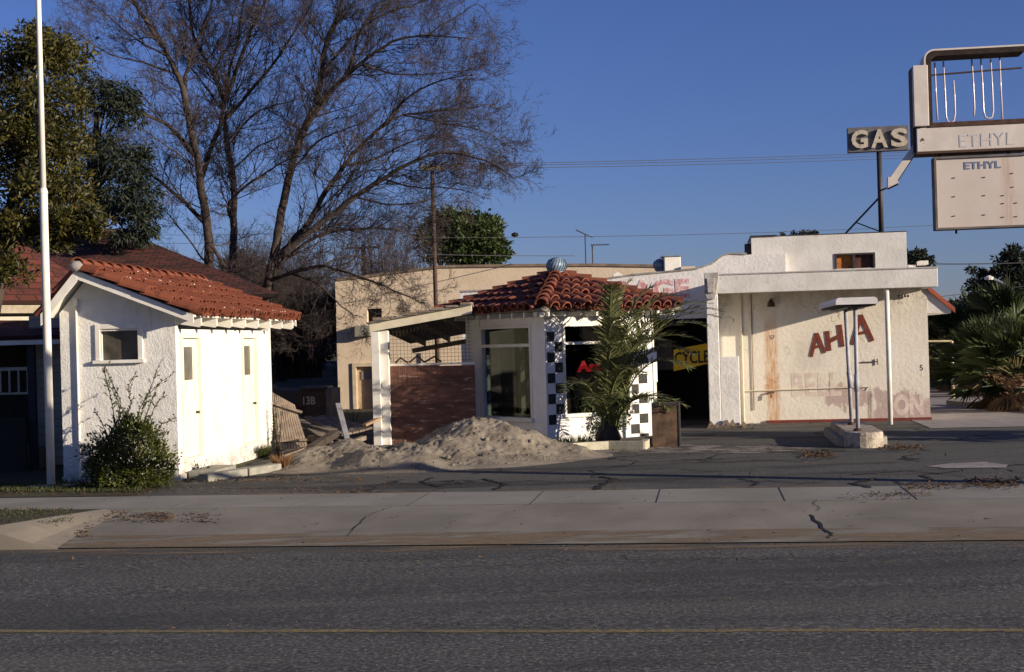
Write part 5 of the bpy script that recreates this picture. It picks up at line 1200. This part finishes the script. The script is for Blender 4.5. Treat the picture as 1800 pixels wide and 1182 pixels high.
def rect(name,pxs,mat,y0,y1,xend=None,parent=bs_):
    (x0,z0),(x1,z1)=bx(*pxs[0]),bx(*pxs[1]); m=MB(); m.box(x0,xend if xend else x1,y0,y1,min(z0,z1),max(z0,z1)); return m.build(name,mat,parent,bevel=.006),(x0,xend or x1,min(z0,z1),max(z0,z1))
# left white panel and lower band
zb0=bx(1700,264)[1]; zb1=bx(1700,222)[1]; xl_=bx(1611,244)[0]
o,_=rect('side_panel',((1606,224),(1629,116)),m_sw,-.06,.25)
m=MB(); m.box(xl_,XE,-.02,.27,zb0,zb1); lb=m.build('lower_band',m_sw,bs_,bevel=.006)
m=MB(); m.box(xl_-.01,XE+.01,-.03,.28,zb0-.025,zb0-.001); m.box(xl_-.028,xl_-.001,.02,.26,zb0,bx(1606,118)[1]); m.build('rusty_edge',m_edge,bs_)
# rounded frame
xi=bx(1637,160)[0]; zt=bx(1700,92)[1]; zb_=zb1; r_=.10
outer=[(xi-.03,zb_+.03)]+[(xi-.03+r_*(1-math.cos(t)), zt-r_*(1-math.sin(t))) for t in [math.pi/2*j/6 for j in range(7)]]+[(XE,zt)]
m=MB()
for p_,q_ in zip(outer,outer[1:]): m.beam((p_[0],.10,p_[1]),(q_[0]+.001,.10,q_[1]),.30,.055,(0,1,0.001) if abs(q_[0]-p_[0])<abs(q_[1]-p_[1]) else (0,0,1))
fr_=MB()
def band(pts,w_,y0,y1,mb):
    n=len(pts); L=[];Rr_=[]
    for i in range(n):
        a=Vector(pts[max(0,i-1)]);b=Vector(pts[min(n-1,i+1)]); d=(b-a).normalized(); nn=Vector((-d.y,d.x)); L.append(Vector(pts[i])+nn*w_/2); Rr_.append(Vector(pts[i])-nn*w_/2)
    for i in range(n-1): mb.prism([(Rr_[i].x,Rr_[i].y),(Rr_[i+1].x,Rr_[i+1].y),(L[i+1].x,L[i+1].y),(L[i].x,L[i].y)],y0,y1)
fr_=MB(); band(outer,.06,-.04,.27,fr_); fr_.build('rounded_frame',simple('rusted_black_frame',(.018,.013,.012),(.05,.028,.022),10,.8),bs_)
o2=[(x-.035 if x<XE-.01 else x, z+.035) for x,z in outer]; fr2=MB(); band(o2,.018,-.045,.28,fr2); fr2.build('frame_cap',m_sw,bs_)
m=MB(); m.box(xi-.03,XE,-.03,.25,zb1+.001,zb1+.05); m.build('rusted_sill',simple('rusted_sill',(.05,.03,.025),(.12,.06,.04),9),bs_)
# neon tubes
zr_t=bx(1700,121)[1]; m=MB(); m.tube([(xi,.12,zr_t-.03),(XE,.12,zr_t+.0)],.010,6); m.build('tube_rail',MT['rust'],bs_)
glass=simple('clear_tube',(.75,.66,.66),(.6,.5,.5),9,.2,spec=.6)
def tube_px(pts):
    m=MB(); L=[Vector((bx(x,y,.12)[0],.12,bx(x,y,.12)[1])) for x,y in pts]; m.tube(L,.009,8); m.build('neon_tube',glass,bs_,smooth=True)
tube_px([(1643,110),(1645,160),(1648,212)])
tube_px([(1658,108),(1661,160),(1663,205),(1666,214),(1672,216),(1677,212),(1679,200),(1678,170),(1676,142)])
tube_px([(1708,105),(1711,150),(1713,190),(1712,204)])
tube_px([(1724,104),(1727,150),(1729,195),(1732,206),(1738,209),(1744,206),(1746,195),(1744,150),(1741,102)])
tube_px([(1757,102),(1759,150),(1762,210)])
ge=simple('ghost_lettering',(.46,.46,.52),(.6,.56,.54),6)
text_part('ghost_lettering','ETHYL',ge,bs_,bx(1686,261)[0],bx(1783,261)[0],bx(1686,260)[1],bx(1686,238)[1],-.021,.002,.0,tilt=.01)
# reader board
x0,z1=bx(1645,280); z0=bx(1700,399)[1]; z1=bx(1700,278)[1]
m=MB(); m.box(x0,XE,0,.16,z0,z1); m.build('reader_board',m_rb,bs_); m=MB(); fw=.022
m.box(x0-fw,x0,-.02,.18,z0-fw,z1+fw); m.box(x0,XE,-.02,.18,z0-fw,z0-.001); m.box(x0,XE,-.02,.18,z1+.001,z1+fw); m.build('board_frame',simple('bronze_frame',(.10,.09,.09),(.2,.17,.15)),bs_)
text_part('board_lettering','ETHYL',simple('blue_grey_lettering',(.15,.19,.29),(.20,.24,.33)),bs_,bx(1695,300)[0],bx(1760,300)[0],bx(1727,297)[1],bx(1727,284)[1],-.001,.003,.03)
m=MB()
for (x,y) in ((1677,313),(1677,346),(1677,380),(1730,312),(1730,344),(1730,378),(1763,344),(1763,358),(1763,382),(1779,305),(1780,329),(1786,357),(1786,381)):
    m=MB(); a_=bx(x,y); m.box(a_[0]-.011,a_[0]+.011,-.008,-.001,a_[1]-.005,a_[1]+.004); m.build('letter_clip',MT['rust'],bs_)
for px in (1654,1776): a_=bx(px,271); b_=bx(px,265); m=MB(); m.beam((a_[0],.09,a_[1]-.02),(a_[0],.09,b_[1]+.03),.03,.03); m.build('hanger',m_edge,bs_)
a_=bx(1683,402); m=MB(); m.tube([(a_[0],.08,a_[1]-.05),(a_[0],.08,a_[1]+.02)],.012,6); m.build('hanger',m_edge,bs_)
# arrow
def ap(px,py): a_=bx(px,py,.1); return (a_[0],a_[1])
arr=[ap(1608,252),ap(1611,266),ap(1577,318),ap(1579,322),ap(1560,331),ap(1560,312),ap(1564,313),ap(1603,258)]
m=MB(); m.prism(arr,.05,.16); ao=m.build('arrow',m_sw,bs_); m=MB(); m.prism([(x+.01,z-.012) for x,z in arr],.161,.19); m.build('arrow_back',m_edge,ao)
# its pole, out of view, placed and shortened for its long shadow
p0=BS.loc(Vector((9.9,16.8,0))); m=MB(); m.tube([(p0.x,p0.y,-.1),(p0.x,p0.y,3.02)],.16,14); m.build('pole',MT['dark_metal'],bs_,smooth=True)
m=MB(); m.beam((p0.x,p0.y,2.96),(XE+.02,.09,z0+.06),.10,.10); m.build('arm',MT['dark_metal'],bs_)

# ------------------------------------------------------------------ pump island with its light
PI_=Frame(G(1523,788),-7.8); isl=thing('pump_island','whitewashed round ended concrete pump island standing in the lot','pump island',PI_)
wI=.33; Li=3.6; zi=.27
def cap_outline(r,y0,y1,n=10,x0=0): return [(x0+r*math.cos(t),y0+r*math.sin(t)) for t in [math.pi+math.pi*i/n for i in range(n+1)]]+[(x0+r*math.cos(t),y1+r*math.sin(t)) for t in [math.pi*i/n for i in range(n+1)]]
k=N('chipped_island_paint'); c=k.mix(k.rng(k.noise(4,6,.75),.40,.6),(.48,.42,.34),(.22,.17,.13)); c=k.mix(k.rng(k.noise(9,6,.8),.55,.65),c,(.56,.51,.44)); k.col(c); k.bump(k.noise(14,6,.7),.7,.03); m_is=k.fin(.9)
m=MB(); m.slab(cap_outline(wI,wI,Li-wI),-.05,zi); m.build('island_body',m_is,isl,bevel=.03)
m=MB(); m.slab(cap_outline(wI+.12,wI+.45,Li-wI+.12),-.05,zi-.12); m.build('outer_kerb',MT['concrete'],isl,bevel=.03)
pl_=thing('island_light','double post island light with flat white fluorescent hood on the pump island','light',PI_)
def pI(px,py,y): return PI_.hx(px,py,y)
y1_=.45; y2_=2.25
f1=pI(1503,537,y1_); f1b=pI(1508,760,y1_); f2=pI(1486,549,y2_); f2b=pI(1497,748,y2_)
hz=pI(1507,529,-.15)[1]-.06
for (y,a_,b_) in ((y1_,f1,f1b),(y2_,f2,f2b)):
    m=MB(); m.tube([(b_[0],y,zi-.01),(a_[0],y,hz+.02)],.036,12); m.tube([(b_[0],y,zi+.7),(b_[0]+(a_[0]-b_[0])*.42,y,zi+1.0)],.046,12); m.build('post',simple('blue_grey_post',(.42,.43,.46),(.30,.30,.33),8,.6),pl_,smooth=True)
    m=MB(); m.lathe([(.08,zi-.005),(.075,zi+.03),(.04,zi+.05)],(b_[0],y,0),12); m.build('flange',MT['rust'],pl_)
hx0=pI(1469,524,-.15)[0]; hx1=pI(1543,524,-.15)[0]
m=MB(); n=8; prof=[(hx0,hz)]+[(hx0+.0+.06*(1-math.cos(t)),hz+.05+.07*math.sin(t)) for t in [math.pi/2*i/4 for i in range(5)]]+[(hx1-.06*(1-math.cos(t)),hz+.05+.07*math.sin(t)) for t in [math.pi/2*(4-i)/4 for i in range(5)]]+[(hx1,hz)]
m.prism(list(reversed(prof)),-.15,3.5); hood=m.build('hood',simple('white_enamel',(.74,.73,.72),(.6,.58,.56),5,.4),pl_)
m=MB(); m.box(hx0+.03,hx1-.03,-.10,3.45,hz-.03,hz-.001); m.build('underside',simple('dark_underside',(.05,.04,.035)),hood)
for i in range(2):
    for j in range(2):
        m=MB(); x=lerp(hx0,hx1,.3+.4*i); m.tube([(x,.1+j*1.7,hz-.055),(x,1.6+j*1.7,hz-.055)],.019,8); m.build('fluorescent_tube',simple('tube_white',(.6,.6,.58)),hood)

# ------------------------------------------------------------------ poles and wires
def upole(name,label,px,pyt,Y,arm=None,r=.14,pyarm=None,zb=0.0):
    b=P(px,600,Y); zt=P(px,pyt,Y).z; t=thing(name,label,'utility pole',loc=(b.x,Y,zb),group='wooden utility poles'); m=MB(); m.tube([(0,0,-.5),(0,0,zt-zb)],[r,r*.75],10); m.build('pole',simple('creosoted_wood',(.10,.06,.045),(.06,.04,.032),5,.9),t,smooth=True)
    if arm: z=P(px,pyarm,Y).z-zb; m=MB(); m.beam((-arm,-.16,z),(arm,-.16,z),.10,.12); m.build('crossarm',MT['old_wood'],t); 
    if arm:
        for s_ in (-.9,-.4,.4,.9): m=MB(); m.lathe([(.03,0),(.05,.06),(.03,.12)],(arm*s_,-.16,z+.061),8); m.build('insulator',MT['galv'],t)
    return t
upole('utility_pole','tall brown utility pole with a short crossarm in front of the round green tree',768,288,42,.36,.075,297)
upole('utility_pole','distant utility pole seen through the bare branches above the cream building',643,430,75,.9,.15,436)
upole('utility_pole','far utility pole with crossarm above the palms at right',1749,470,95,1.0,.16,476)
def wire(pa,pb2,Ya,Yb,sag,label,r=.011,name='overhead_wire'):
    a=P(*pa,Ya); b=P(*pb2,Yb); m=MB(); pts=[a.lerp(b,i/24)-Vector((0,0,sag*4*(i/24)*(1-i/24))) for i in range(25)]; m.tube([p-a for p in pts],r,4,False); o=m.build(name,MT['wire']); o.location=a; return tag(o,label,'wire','overhead wires')
wire((770,290),(1900,254),42,60,.1,'uppermost of the thin wires crossing the sky towards the GAS sign')
wire((770,293),(1900,258),42,60,.12,'second of the close set wires crossing the sky towards the GAS sign')
wire((770,297),(1900,263),42,60,.14,'third of the close set wires crossing the sky towards the GAS sign')
wire((700,418),(2000,372),48,60,.3,'lone wire with a small dark splice low in the sky above the aerials')
wire((1560,462),(2000,447),60,60,.2,'dark wire at right just above the station side canopy',.03)
wire((1560,530),(2000,468),70,70,.2,'thin slanting wire at lower right above the palms',.02)
wire((-100,398),(520,410),60,60,.2,'upper thin wire behind the bare tree at left')
wire((-100,412),(520,425),60,60,.2,'lower thin wire behind the bare tree at left')
wire((740,447),(1010,450),41,46,.02,'service wire along the top of the cream building wall',.012)
q=P(905,413,50); m=MB(); m.lathe([(.05,-.12),(.09,0),(.05,.12)],(0,0,0),8); o=m.build('wire_splice',MT['dark']); o.location=q; o.rotation_euler=(0,R(90),0); tag(o,'small dark splice on the lone wire above the cream building','splice')
# street light far right
b=P(1790,600,70); t=thing('street_light','curved arm street light among the treetops at far right','street light',loc=(b.x,70,0)); L_=[P(x,y,70)-Vector((b.x,70,0)) for x,y in ((1790,560),(1785,520),(1775,505),(1755,494),(1738,488))]; m=MB(); m.tube([Vector((0,0,0))]+L_,.06,6); m.build('arm',MT['galv'],t); m=MB(); e=L_[-1]; m.lathe([(.05,.1),(.25,0),(.2,-.12)],tuple(e),10); m.build('lamp_head',MT['white_paint'],t)

# ------------------------------------------------------------------ bare trees
def twigs(mb, p, d, L, r, rn, lev):
    seg=4 if lev<2 else 3; pts=[p]; dd=d.normalized(); rad=[r]
    for i in range(seg):
        dd=(dd+Vector((rn.gauss(0,.16),rn.gauss(0,.16),rn.gauss(.04,.13)))).normalized(); p=p+dd*(L/seg); pts.append(p); rad.append(r*(1-.75*(i+1)/seg))
    mb.tube(pts,rad,4 if lev==0 else 3,False)
    if lev>=3: return
    n={0:7,1:5,2:3}[lev]
    for i in range(n):
        u=rn.uniform(.2,1); k_=u*seg; a=min(int(k_),seg-1); q=pts[a].lerp(pts[a+1],k_-a); t=(pts[a+1]-pts[a]).normalized()
        ax=t.cross(rvec_r(rn)); ax.normalize(); an=rn.uniform(.35,.95)
        nd=(Matrix.Rotation(an,3,ax)@t); twigs(mb,q,nd,L*rn.uniform(.38,.62),max(.0042,r*.55),rn,lev+1)
def rvec_r(rn):
    v=Vector((rn.gauss(0,1),rn.gauss(0,1),rn.gauss(0,1))); return v.normalized()
def bare_tree(label, base, limbs, Y, seed, dens=1.0, r_tw=.014, tw=1.15):
    rn=random.Random(seed); t=thing('bare_tree',label,'tree',loc=base,group='large leafless trees behind the shed'); bb=Vector(base); tr=MB(); tg=MB()
    for (pts,r0,r1,dy) in limbs:
        L=[]; n=len(pts)
        for i,(x,y) in enumerate(pts): L.append(P(x,y,Y+dy*i/(n-1)*1.0)-bb)
        # smooth subdivision
        S=[]
        for i in range(n-1):
            for j in range(4): 
                a=L[max(0,i-1)];b=L[i];c=L[i+1];d=L[min(n-1,i+2)];u=j/4
                S.append(.5*((2*b)+(c-a)*u+(2*a-5*b+4*c-d)*u*u+(3*b-a-3*c+d)*u**3)+Vector((rn.gauss(0,.012),rn.gauss(0,.03),rn.gauss(0,.012))))
        S.append(L[-1]); m=len(S); rad=[lerp(r0,r1,(i/(m-1))**.85) for i in range(m)]; tr.tube(S,rad,7)
        for a,b,i in zip(S,S[1:],range(m)):
            f=i/m
            if rad[i]>.10 and f<.35: continue
            ln=(b-a).length; kk=ln*4.3*dens*(.55+1.25*f); kk=int(kk)+(rn.random()<kk-int(kk))
            for _ in range(kk):
                q=a.lerp(b,rn.random()); tdir=(b-a).normalized(); ax=tdir.cross(rvec_r(rn)).normalized(); nd=Matrix.Rotation(rn.uniform(.35,1.1),3,ax)@tdir; nd.z+=.12
                twigs(tg,q,nd,rn.uniform(.8,2.0)*tw*(1-.62*f),min(rad[i]*.4,r_tw*1.6),rn,0)
    tr.build('trunk',MT['bark'],t,smooth=True); tg.build('twigs',MT['twig'],t); return t
D=38.
bA=P(372,742,D); bA.z=-.05
bare_tree('leftmost forked leafless tree rising right behind the shed roof',tuple(bA),[
 ([(372,745),(370,600),(368,480),(365,405),(352,320),(347,277),(320,155),(299,101),(261,43),(235,0),(215,-60)],.17,.03,-1.0),
 ([(352,320),(373,256),(392,200),(400,140),(420,60),(430,-20)],.08,.02,1.2),
 ([(347,277),(299,224),(256,203),(213,195),(150,200)],.07,.012,-2.0),
 ([(365,400),(320,352),(267,309),(229,277),(176,245)],.07,.012,1.6),
 ([(320,155),(341,85),(363,32),(373,0),(380,-50)],.05,.02,1.0),
 ([(310,130),(250,110),(190,95),(140,60)],.035,.01,-1.2),([(299,101),(240,70),(180,20),(140,-20)],.035,.01,1.5),
 ([(365,395),(372,430),(395,470),(400,500)],.05,.06,.3),([(368,470),(330,420),(290,370),(250,330)],.03,.008,2),([(355,300),(310,270),(270,240),(240,225)],.03,.008,-2),
],D,1,1.05)
bB=P(408,742,D+.8); bB.z=-.05
bare_tree('middle leafless tree with the straightest dark trunk behind the shed roof',tuple(bB),[
 ([(412,745),(410,600),(408,490),(411,405),(411,320),(400,256),(395,213),(392,176),(373,128),(341,69),(333,0),(330,-60)],.135,.03,.8),
 ([(397,176),(421,107),(443,53),(469,0),(490,-50)],.07,.02,-1),([(395,213),(459,139),(491,96),(533,32),(560,-20)],.06,.015,1.4),
 ([(411,390),(400,363),(430,330),(459,309),(500,285),(540,270)],.06,.012,-1.6),([(403,245),(450,200),(500,180),(560,170)],.04,.01,1.8),
 ([(395,200),(360,150),(330,110),(300,60)],.035,.01,1.5),([(408,300),(450,260),(490,240),(520,200)],.03,.01,-1.8),([(373,128),(400,80),(410,30),(430,-30)],.03,.01,.9),
],D+.8,2,1.05)
bC=P(470,742,D-.5); bC.z=-.05
bare_tree('rightmost and widest leafless tree with long limbs sweeping over the cream building',tuple(bC),[
 ([(455,745),(462,620),(470,520),(483,443),(496,373),(512,299),(533,229),(555,187),(565,133),(573,80),(592,32),(603,0),(610,-50)],.16,.035,.8),
 ([(533,229),(587,155),(635,112),(688,75),(747,64),(832,69)],.08,.012,-1.5),([(485,455),(533,405),(565,352),(603,293),(635,256),(672,224),(709,203),(800,192),(860,185)],.10,.012,1.6),
 ([(492,450),(555,400),(624,347),(672,315),(720,288),(784,267),(853,283),(905,315)],.10,.012,-1.4),([(485,470),(560,416),(629,403),(693,405),(757,427)],.06,.01,1.5),
 ([(480,490),(560,469),(613,480),(693,512),(747,533)],.06,.012,-2.2),([(555,187),(613,123),(629,64),(656,21),(677,0),(700,-40)],.06,.015,1.2),
 ([(560,150),(590,100),(650,40),(720,10),(780,-10)],.05,.012,2),([(672,224),(720,170),(780,140),(840,130)],.04,.01,-1),([(635,112),(690,130),(760,130),(850,120)],.035,.008,1),
 ([(603,293),(660,280),(720,250),(800,240),(880,270)],.04,.008,2),([(512,299),(560,250),(600,230),(640,215)],.035,.01,-1.5),([(672,315),(730,330),(780,330),(830,340)],.03,.008,-.8),
 ([(505,480),(560,500),(600,540),(640,560)],.04,.008,-1),([(560,469),(620,450),(680,470),(720,500)],.03,.008,1),([(747,64),(800,30),(840,10),(870,40)],.025,.008,0),([(709,203),(770,215),(850,230),(900,260)],.03,.008,0),
 ([(590,100),(560,60),(540,20),(520,-30)],.03,.008,.8),([(624,347),(690,360),(760,350),(820,310)],.03,.008,1.2),([(650,40),(700,-10),(760,-40)],.03,.008,.8),
],D-.5,3,1.15)
# twiggy bare thicket and shrubs
def thicket(name,label,base,cx,py0,py1,wpx,Y,n,seed,L,cat='bare shrub'):
    rn=random.Random(seed); t=thing(name,label,cat,loc=base,group='twiggy thickets behind the lot'); bb=Vector(base); tg=MB()
    for i in range(n):
        x=cx+rn.gauss(0,.33)*wpx; top=P(x,lerp(py1,py0,rn.random()**.8*(1-min(.6,abs(x-cx)/wpx*.5))),Y+rn.uniform(-2,2))-bb; st0=Vector((rn.uniform(-.6,.6)+ (top.x)*.35,rn.uniform(-.6,.6),0)); d=(top-st0)
        tg.tube([st0,st0+d*.5+Vector((0,0,.2)),top],[.04,.025,.012],4,False)
        twigs(tg,top,d+rvec_r(rn)*.5*d.length,L,.010,rn,1)
        twigs(tg,st0+d*.6,d+rvec_r(rn)*.9*d.length,L*1.2,.012,rn,0)
    tg.build('twigs',MT['twig'],t); return t
b=P(700,600,52); thicket('bare_shrub','wide bare twiggy tree in front of the round green tree, above the cream building',(b.x,52,0),672,415,500,120,52,110,61,1.2)
b=P(520,600,49); thicket('bare_shrub','dense dark thicket between the shed and the cream building',(b.x,49,1.0),520,480,600,110,49,150,62,1.5)
b=P(420,600,47); thicket('bare_shrub','dark thicket just behind the shed roof ridge',(b.x,47,.6),440,470,560,80,47,90,63,1.4)
# green round tree
bs=[pb_(815,420,72,62,46,2,3600),pb_(790,395,72,40,26,1.4,1500),pb_(850,405,72,38,28,1.4,1500),pb_(765,425,72,34,36,1.4,1200),pb_(872,440,72,26,22,1,900),pb_(830,450,72,60,26,1.5,1800),pb_(810,382,72,26,14,1,500)]
b=P(815,600,72); tree('round_green_tree','round dense green tree rising behind the cream building roof','tree',(b.x,72,0),[([Vector((b.x,72,-.1)),P(815,520,72),P(815,440,72)],.35,.1)],bs,.28,.13,MT['leaf_mid'],15)
def simple_tree(name,label,px,Y,blobs,mat,seed,L=.3,W=.12,drop=0,group=None):
    b=P(px,600,Y); return tree(name,label,'tree',(b.x,Y,0),[([Vector((b.x,Y,-.1)),P(px,560,Y),P(px,blobs[0][1]+5,Y)],.3,.06)],[pb_(x,y,Y,rx,ry,None,n) for x,y,rx,ry,n in blobs],L,W,mat,seed,group,drop)
simple_tree('dark_tree','dark tree clump behind the thicket left of the bare tree trunks',440,60,[(440,500,60,50,2200),(420,470,34,30,900),(480,520,40,40,1200),(400,540,40,40,900)],MT['leaf_dark'],16,.22,.10)
simple_tree('dark_tree','dark hedge like tree just left of the cream building corner',560,62,[(560,590,50,40,1800),(520,600,40,40,1400),(590,560,26,50,900)],MT['leaf_dark'],17,.22,.10)
simple_tree('dark_tree','sunlit green shrubby tree low beyond the dark van',540,75,[(530,625,34,18,900),(500,618,22,16,500),(565,620,24,18,500)],MT['leaf_mid'],18,.22,.12)
simple_tree('dark_tree','dark wooded clump behind the van, just past the shed corner',490,58,[(490,600,34,44,1700),(470,560,30,40,1100)],MT['leaf_dark'],19,.22,.10)
simple_tree('eucalyptus_tree','small dark treetop showing above the station roof beside the upper storey',1612,60,[(1612,455,24,14,700),(1628,470,18,14,400),(1600,450,12,9,200)],MT['leaf_dark'],22,.2,.08)
simple_tree('eucalyptus_tree','tiny treetops peeking over the parapet left of the GAS sign pole',1400,60,[(1415,413,9,7,160),(1395,415,7,5,100),(1428,411,6,6,100),(1376,412,4,4,50)],MT['leaf_dark'],23,.16,.07)
simple_tree('eucalyptus_tree','tall ragged dark eucalyptus at far right above the fan palms',1775,90,[(1775,455,24,14,500),(1770,490,46,20,1000),(1735,480,16,10,260),(1790,470,26,24,700),(1720,505,30,14,600),(1708,477,8,4,60),(1760,520,60,24,1400),(1785,440,14,9,160),(1800,500,30,40,900)],MT['leaf_dark'],24,.34,.13)
simple_tree('eucalyptus_tree','dark tree mass low behind the fan palms beside the station',1690,85,[(1690,560,50,34,1500),(1740,570,60,40,1700),(1650,590,30,30,900),(1790,580,50,40,1200)],MT['leaf_dark'],25,.34,.15)

# ------------------------------------------------------------------ fan palms
def fan(fl,st,p,d,up_,pet,R_,rn,n=20,spread=2.3,droop=.25):
    d=d.normalized(); q=p+d*pet-Vector((0,0,pet*.12)); st.tube([p,p.lerp(q,.5)+Vector((0,0,.04)),q],[.016,.012,.010],4,False)
    side=d.cross(up_); side=side.normalized() if side.length>.05 else Vector((1,0,0)); nn=side.cross(d)
    for i in range(n):
        a=(i/(n-1)-.5)*spread; dd=d*math.cos(a)+side*math.sin(a); L=R_*(1-.25*abs(a)/1.2)*rn.uniform(.9,1.05)
        s2=nn.cross(dd); fold=nn*(.02 if i%2 else -.02); mid=q+dd*L*.55+fold; w_=L*.55*spread/n*.52; tip=q+dd*L-Vector((0,0,droop*L*rn.uniform(.3,1)))
        fl.add([q,mid+s2*w_,tip,mid-s2*w_],[(0,1,2),(0,2,3)])
def fan_palm(label,px,py,trunk_h,crown_r,nf,seed,group='fan palms lining the side drive',base=None):
    rn=random.Random(seed); b=Vector(base) if base else G(px,py); t=thing('fan_palm',label,'palm',loc=(b.x,b.y,0),group=group); m=MB()
    prof=[(.26,-.05)]+[(.24+.03*math.sin(i*2.1),trunk_h*i/8) for i in range(1,9)]; m.lathe(prof,(0,0,0),12)
    for i in range(int(trunk_h*110)):
        a=rn.uniform(0,6.28); z=rn.uniform(.02,trunk_h); v=Vector((math.cos(a),math.sin(a),0)); m.beam(Vector((0,0,z))+v*.2,Vector((0,0,z+.10))+v*rn.uniform(.30,.42),.07,.03)
    m.build('trunk',simple('palm_boots',(.24,.15,.09),(.10,.06,.04),9,.95),t)
    fl=MB(); st=MB(); dd=MB(); top=Vector((0,0,trunk_h))
    for i in range(nf):
        a=rn.uniform(0,6.28); el=rn.uniform(-.25,1.35); d=Vector((math.cos(a)*math.cos(el),math.sin(a)*math.cos(el),math.sin(el))); fan(fl,st,top+Vector((0,0,rn.uniform(-.1,.15))),d,Vector((0,0,1))+rvec_r(rn)*.35,crown_r*rn.uniform(.42,.62),crown_r*rn.uniform(.42,.55),rn)
    for i in range(int(nf*.5)):
        a=rn.uniform(0,6.28); el=rn.uniform(-1.3,-.6); d=Vector((math.cos(a)*math.cos(el),math.sin(a)*math.cos(el),math.sin(el))); fan(dd,st,top-Vector((0,0,rn.uniform(0,.4))),d,Vector((0,0,1)),crown_r*.25,crown_r*.42,rn,12,1.6,.1)
    fl.build('fronds',MT['fan_leaf'],t); st.build('stalks',simple('palm_stalk',(.16,.15,.06),(.12,.09,.04)),t); dd.build('dead_skirt',MT['fan_dead'],t); return t
fan_palm('fan palm with thick shaggy trunk at the kerb, nearest but one to the right edge',1750,717,0.85,1.75,46,101)
fan_palm('fan palm with thick shaggy trunk cut by the right edge of the photo',1790,722,.8,1.8,44,102)
fan_palm('low drooping fan palm left of the two thick trunked ones',1712,697,.7,1.7,40,103)
fan_palm('tall trunked fan palm behind the thin yellow pole',1662,688,1.5,1.9,40,104)
fan_palm('fan palm farthest down the side drive close to the station wall',1640,680,.9,1.9,36,105)
fan_palm('fan palm behind the drooping one in the middle of the row',1722,684,1.6,2.2,40,106)
fan_palm('fan palm at the back of the row near the right edge',1778,688,1.6,2.3,40,107)
fan_palm('unseen fan palm added right of the lot to cast a shadow on it',0,0,1.5,1.6,36,108,base=(14.0,24.2,0))  # unseen palm, added to throw a shadow band across the lot
fan_palm('second unseen fan palm added outside the right edge for its shadow',0,0,1.4,1.8,36,109,base=(17.5,22.6,0))  # also out of view, put in for the shadow it throws
q=G(1676,700); t=thing('yellow_pole','thin pale yellow pole standing among the fan palms','pole',loc=(q.x,q.y,0)); m=MB(); zt_=P(1671,600,q.y).z; m.tube([(0,0,-.05),(0,0,zt_)],.045,8); m.build('shaft',simple('pale_yellow_paint',(.75,.62,.35),(.6,.5,.28)),t); m=MB(); m.tube([(0,0,zt_),(-1.0,0,zt_+.02)],.03,6); m.build('arm',simple('pale_yellow_arm',(.6,.5,.3)),t)
m=MB(); a_=G(1668,712); b_=G(1800,742); m.beam((a_.x,a_.y,.04),(b_.x+2,b_.y-.9,.04),.15,.16); tag(m.build('drive_kerb',m_kerb),kind='structure')
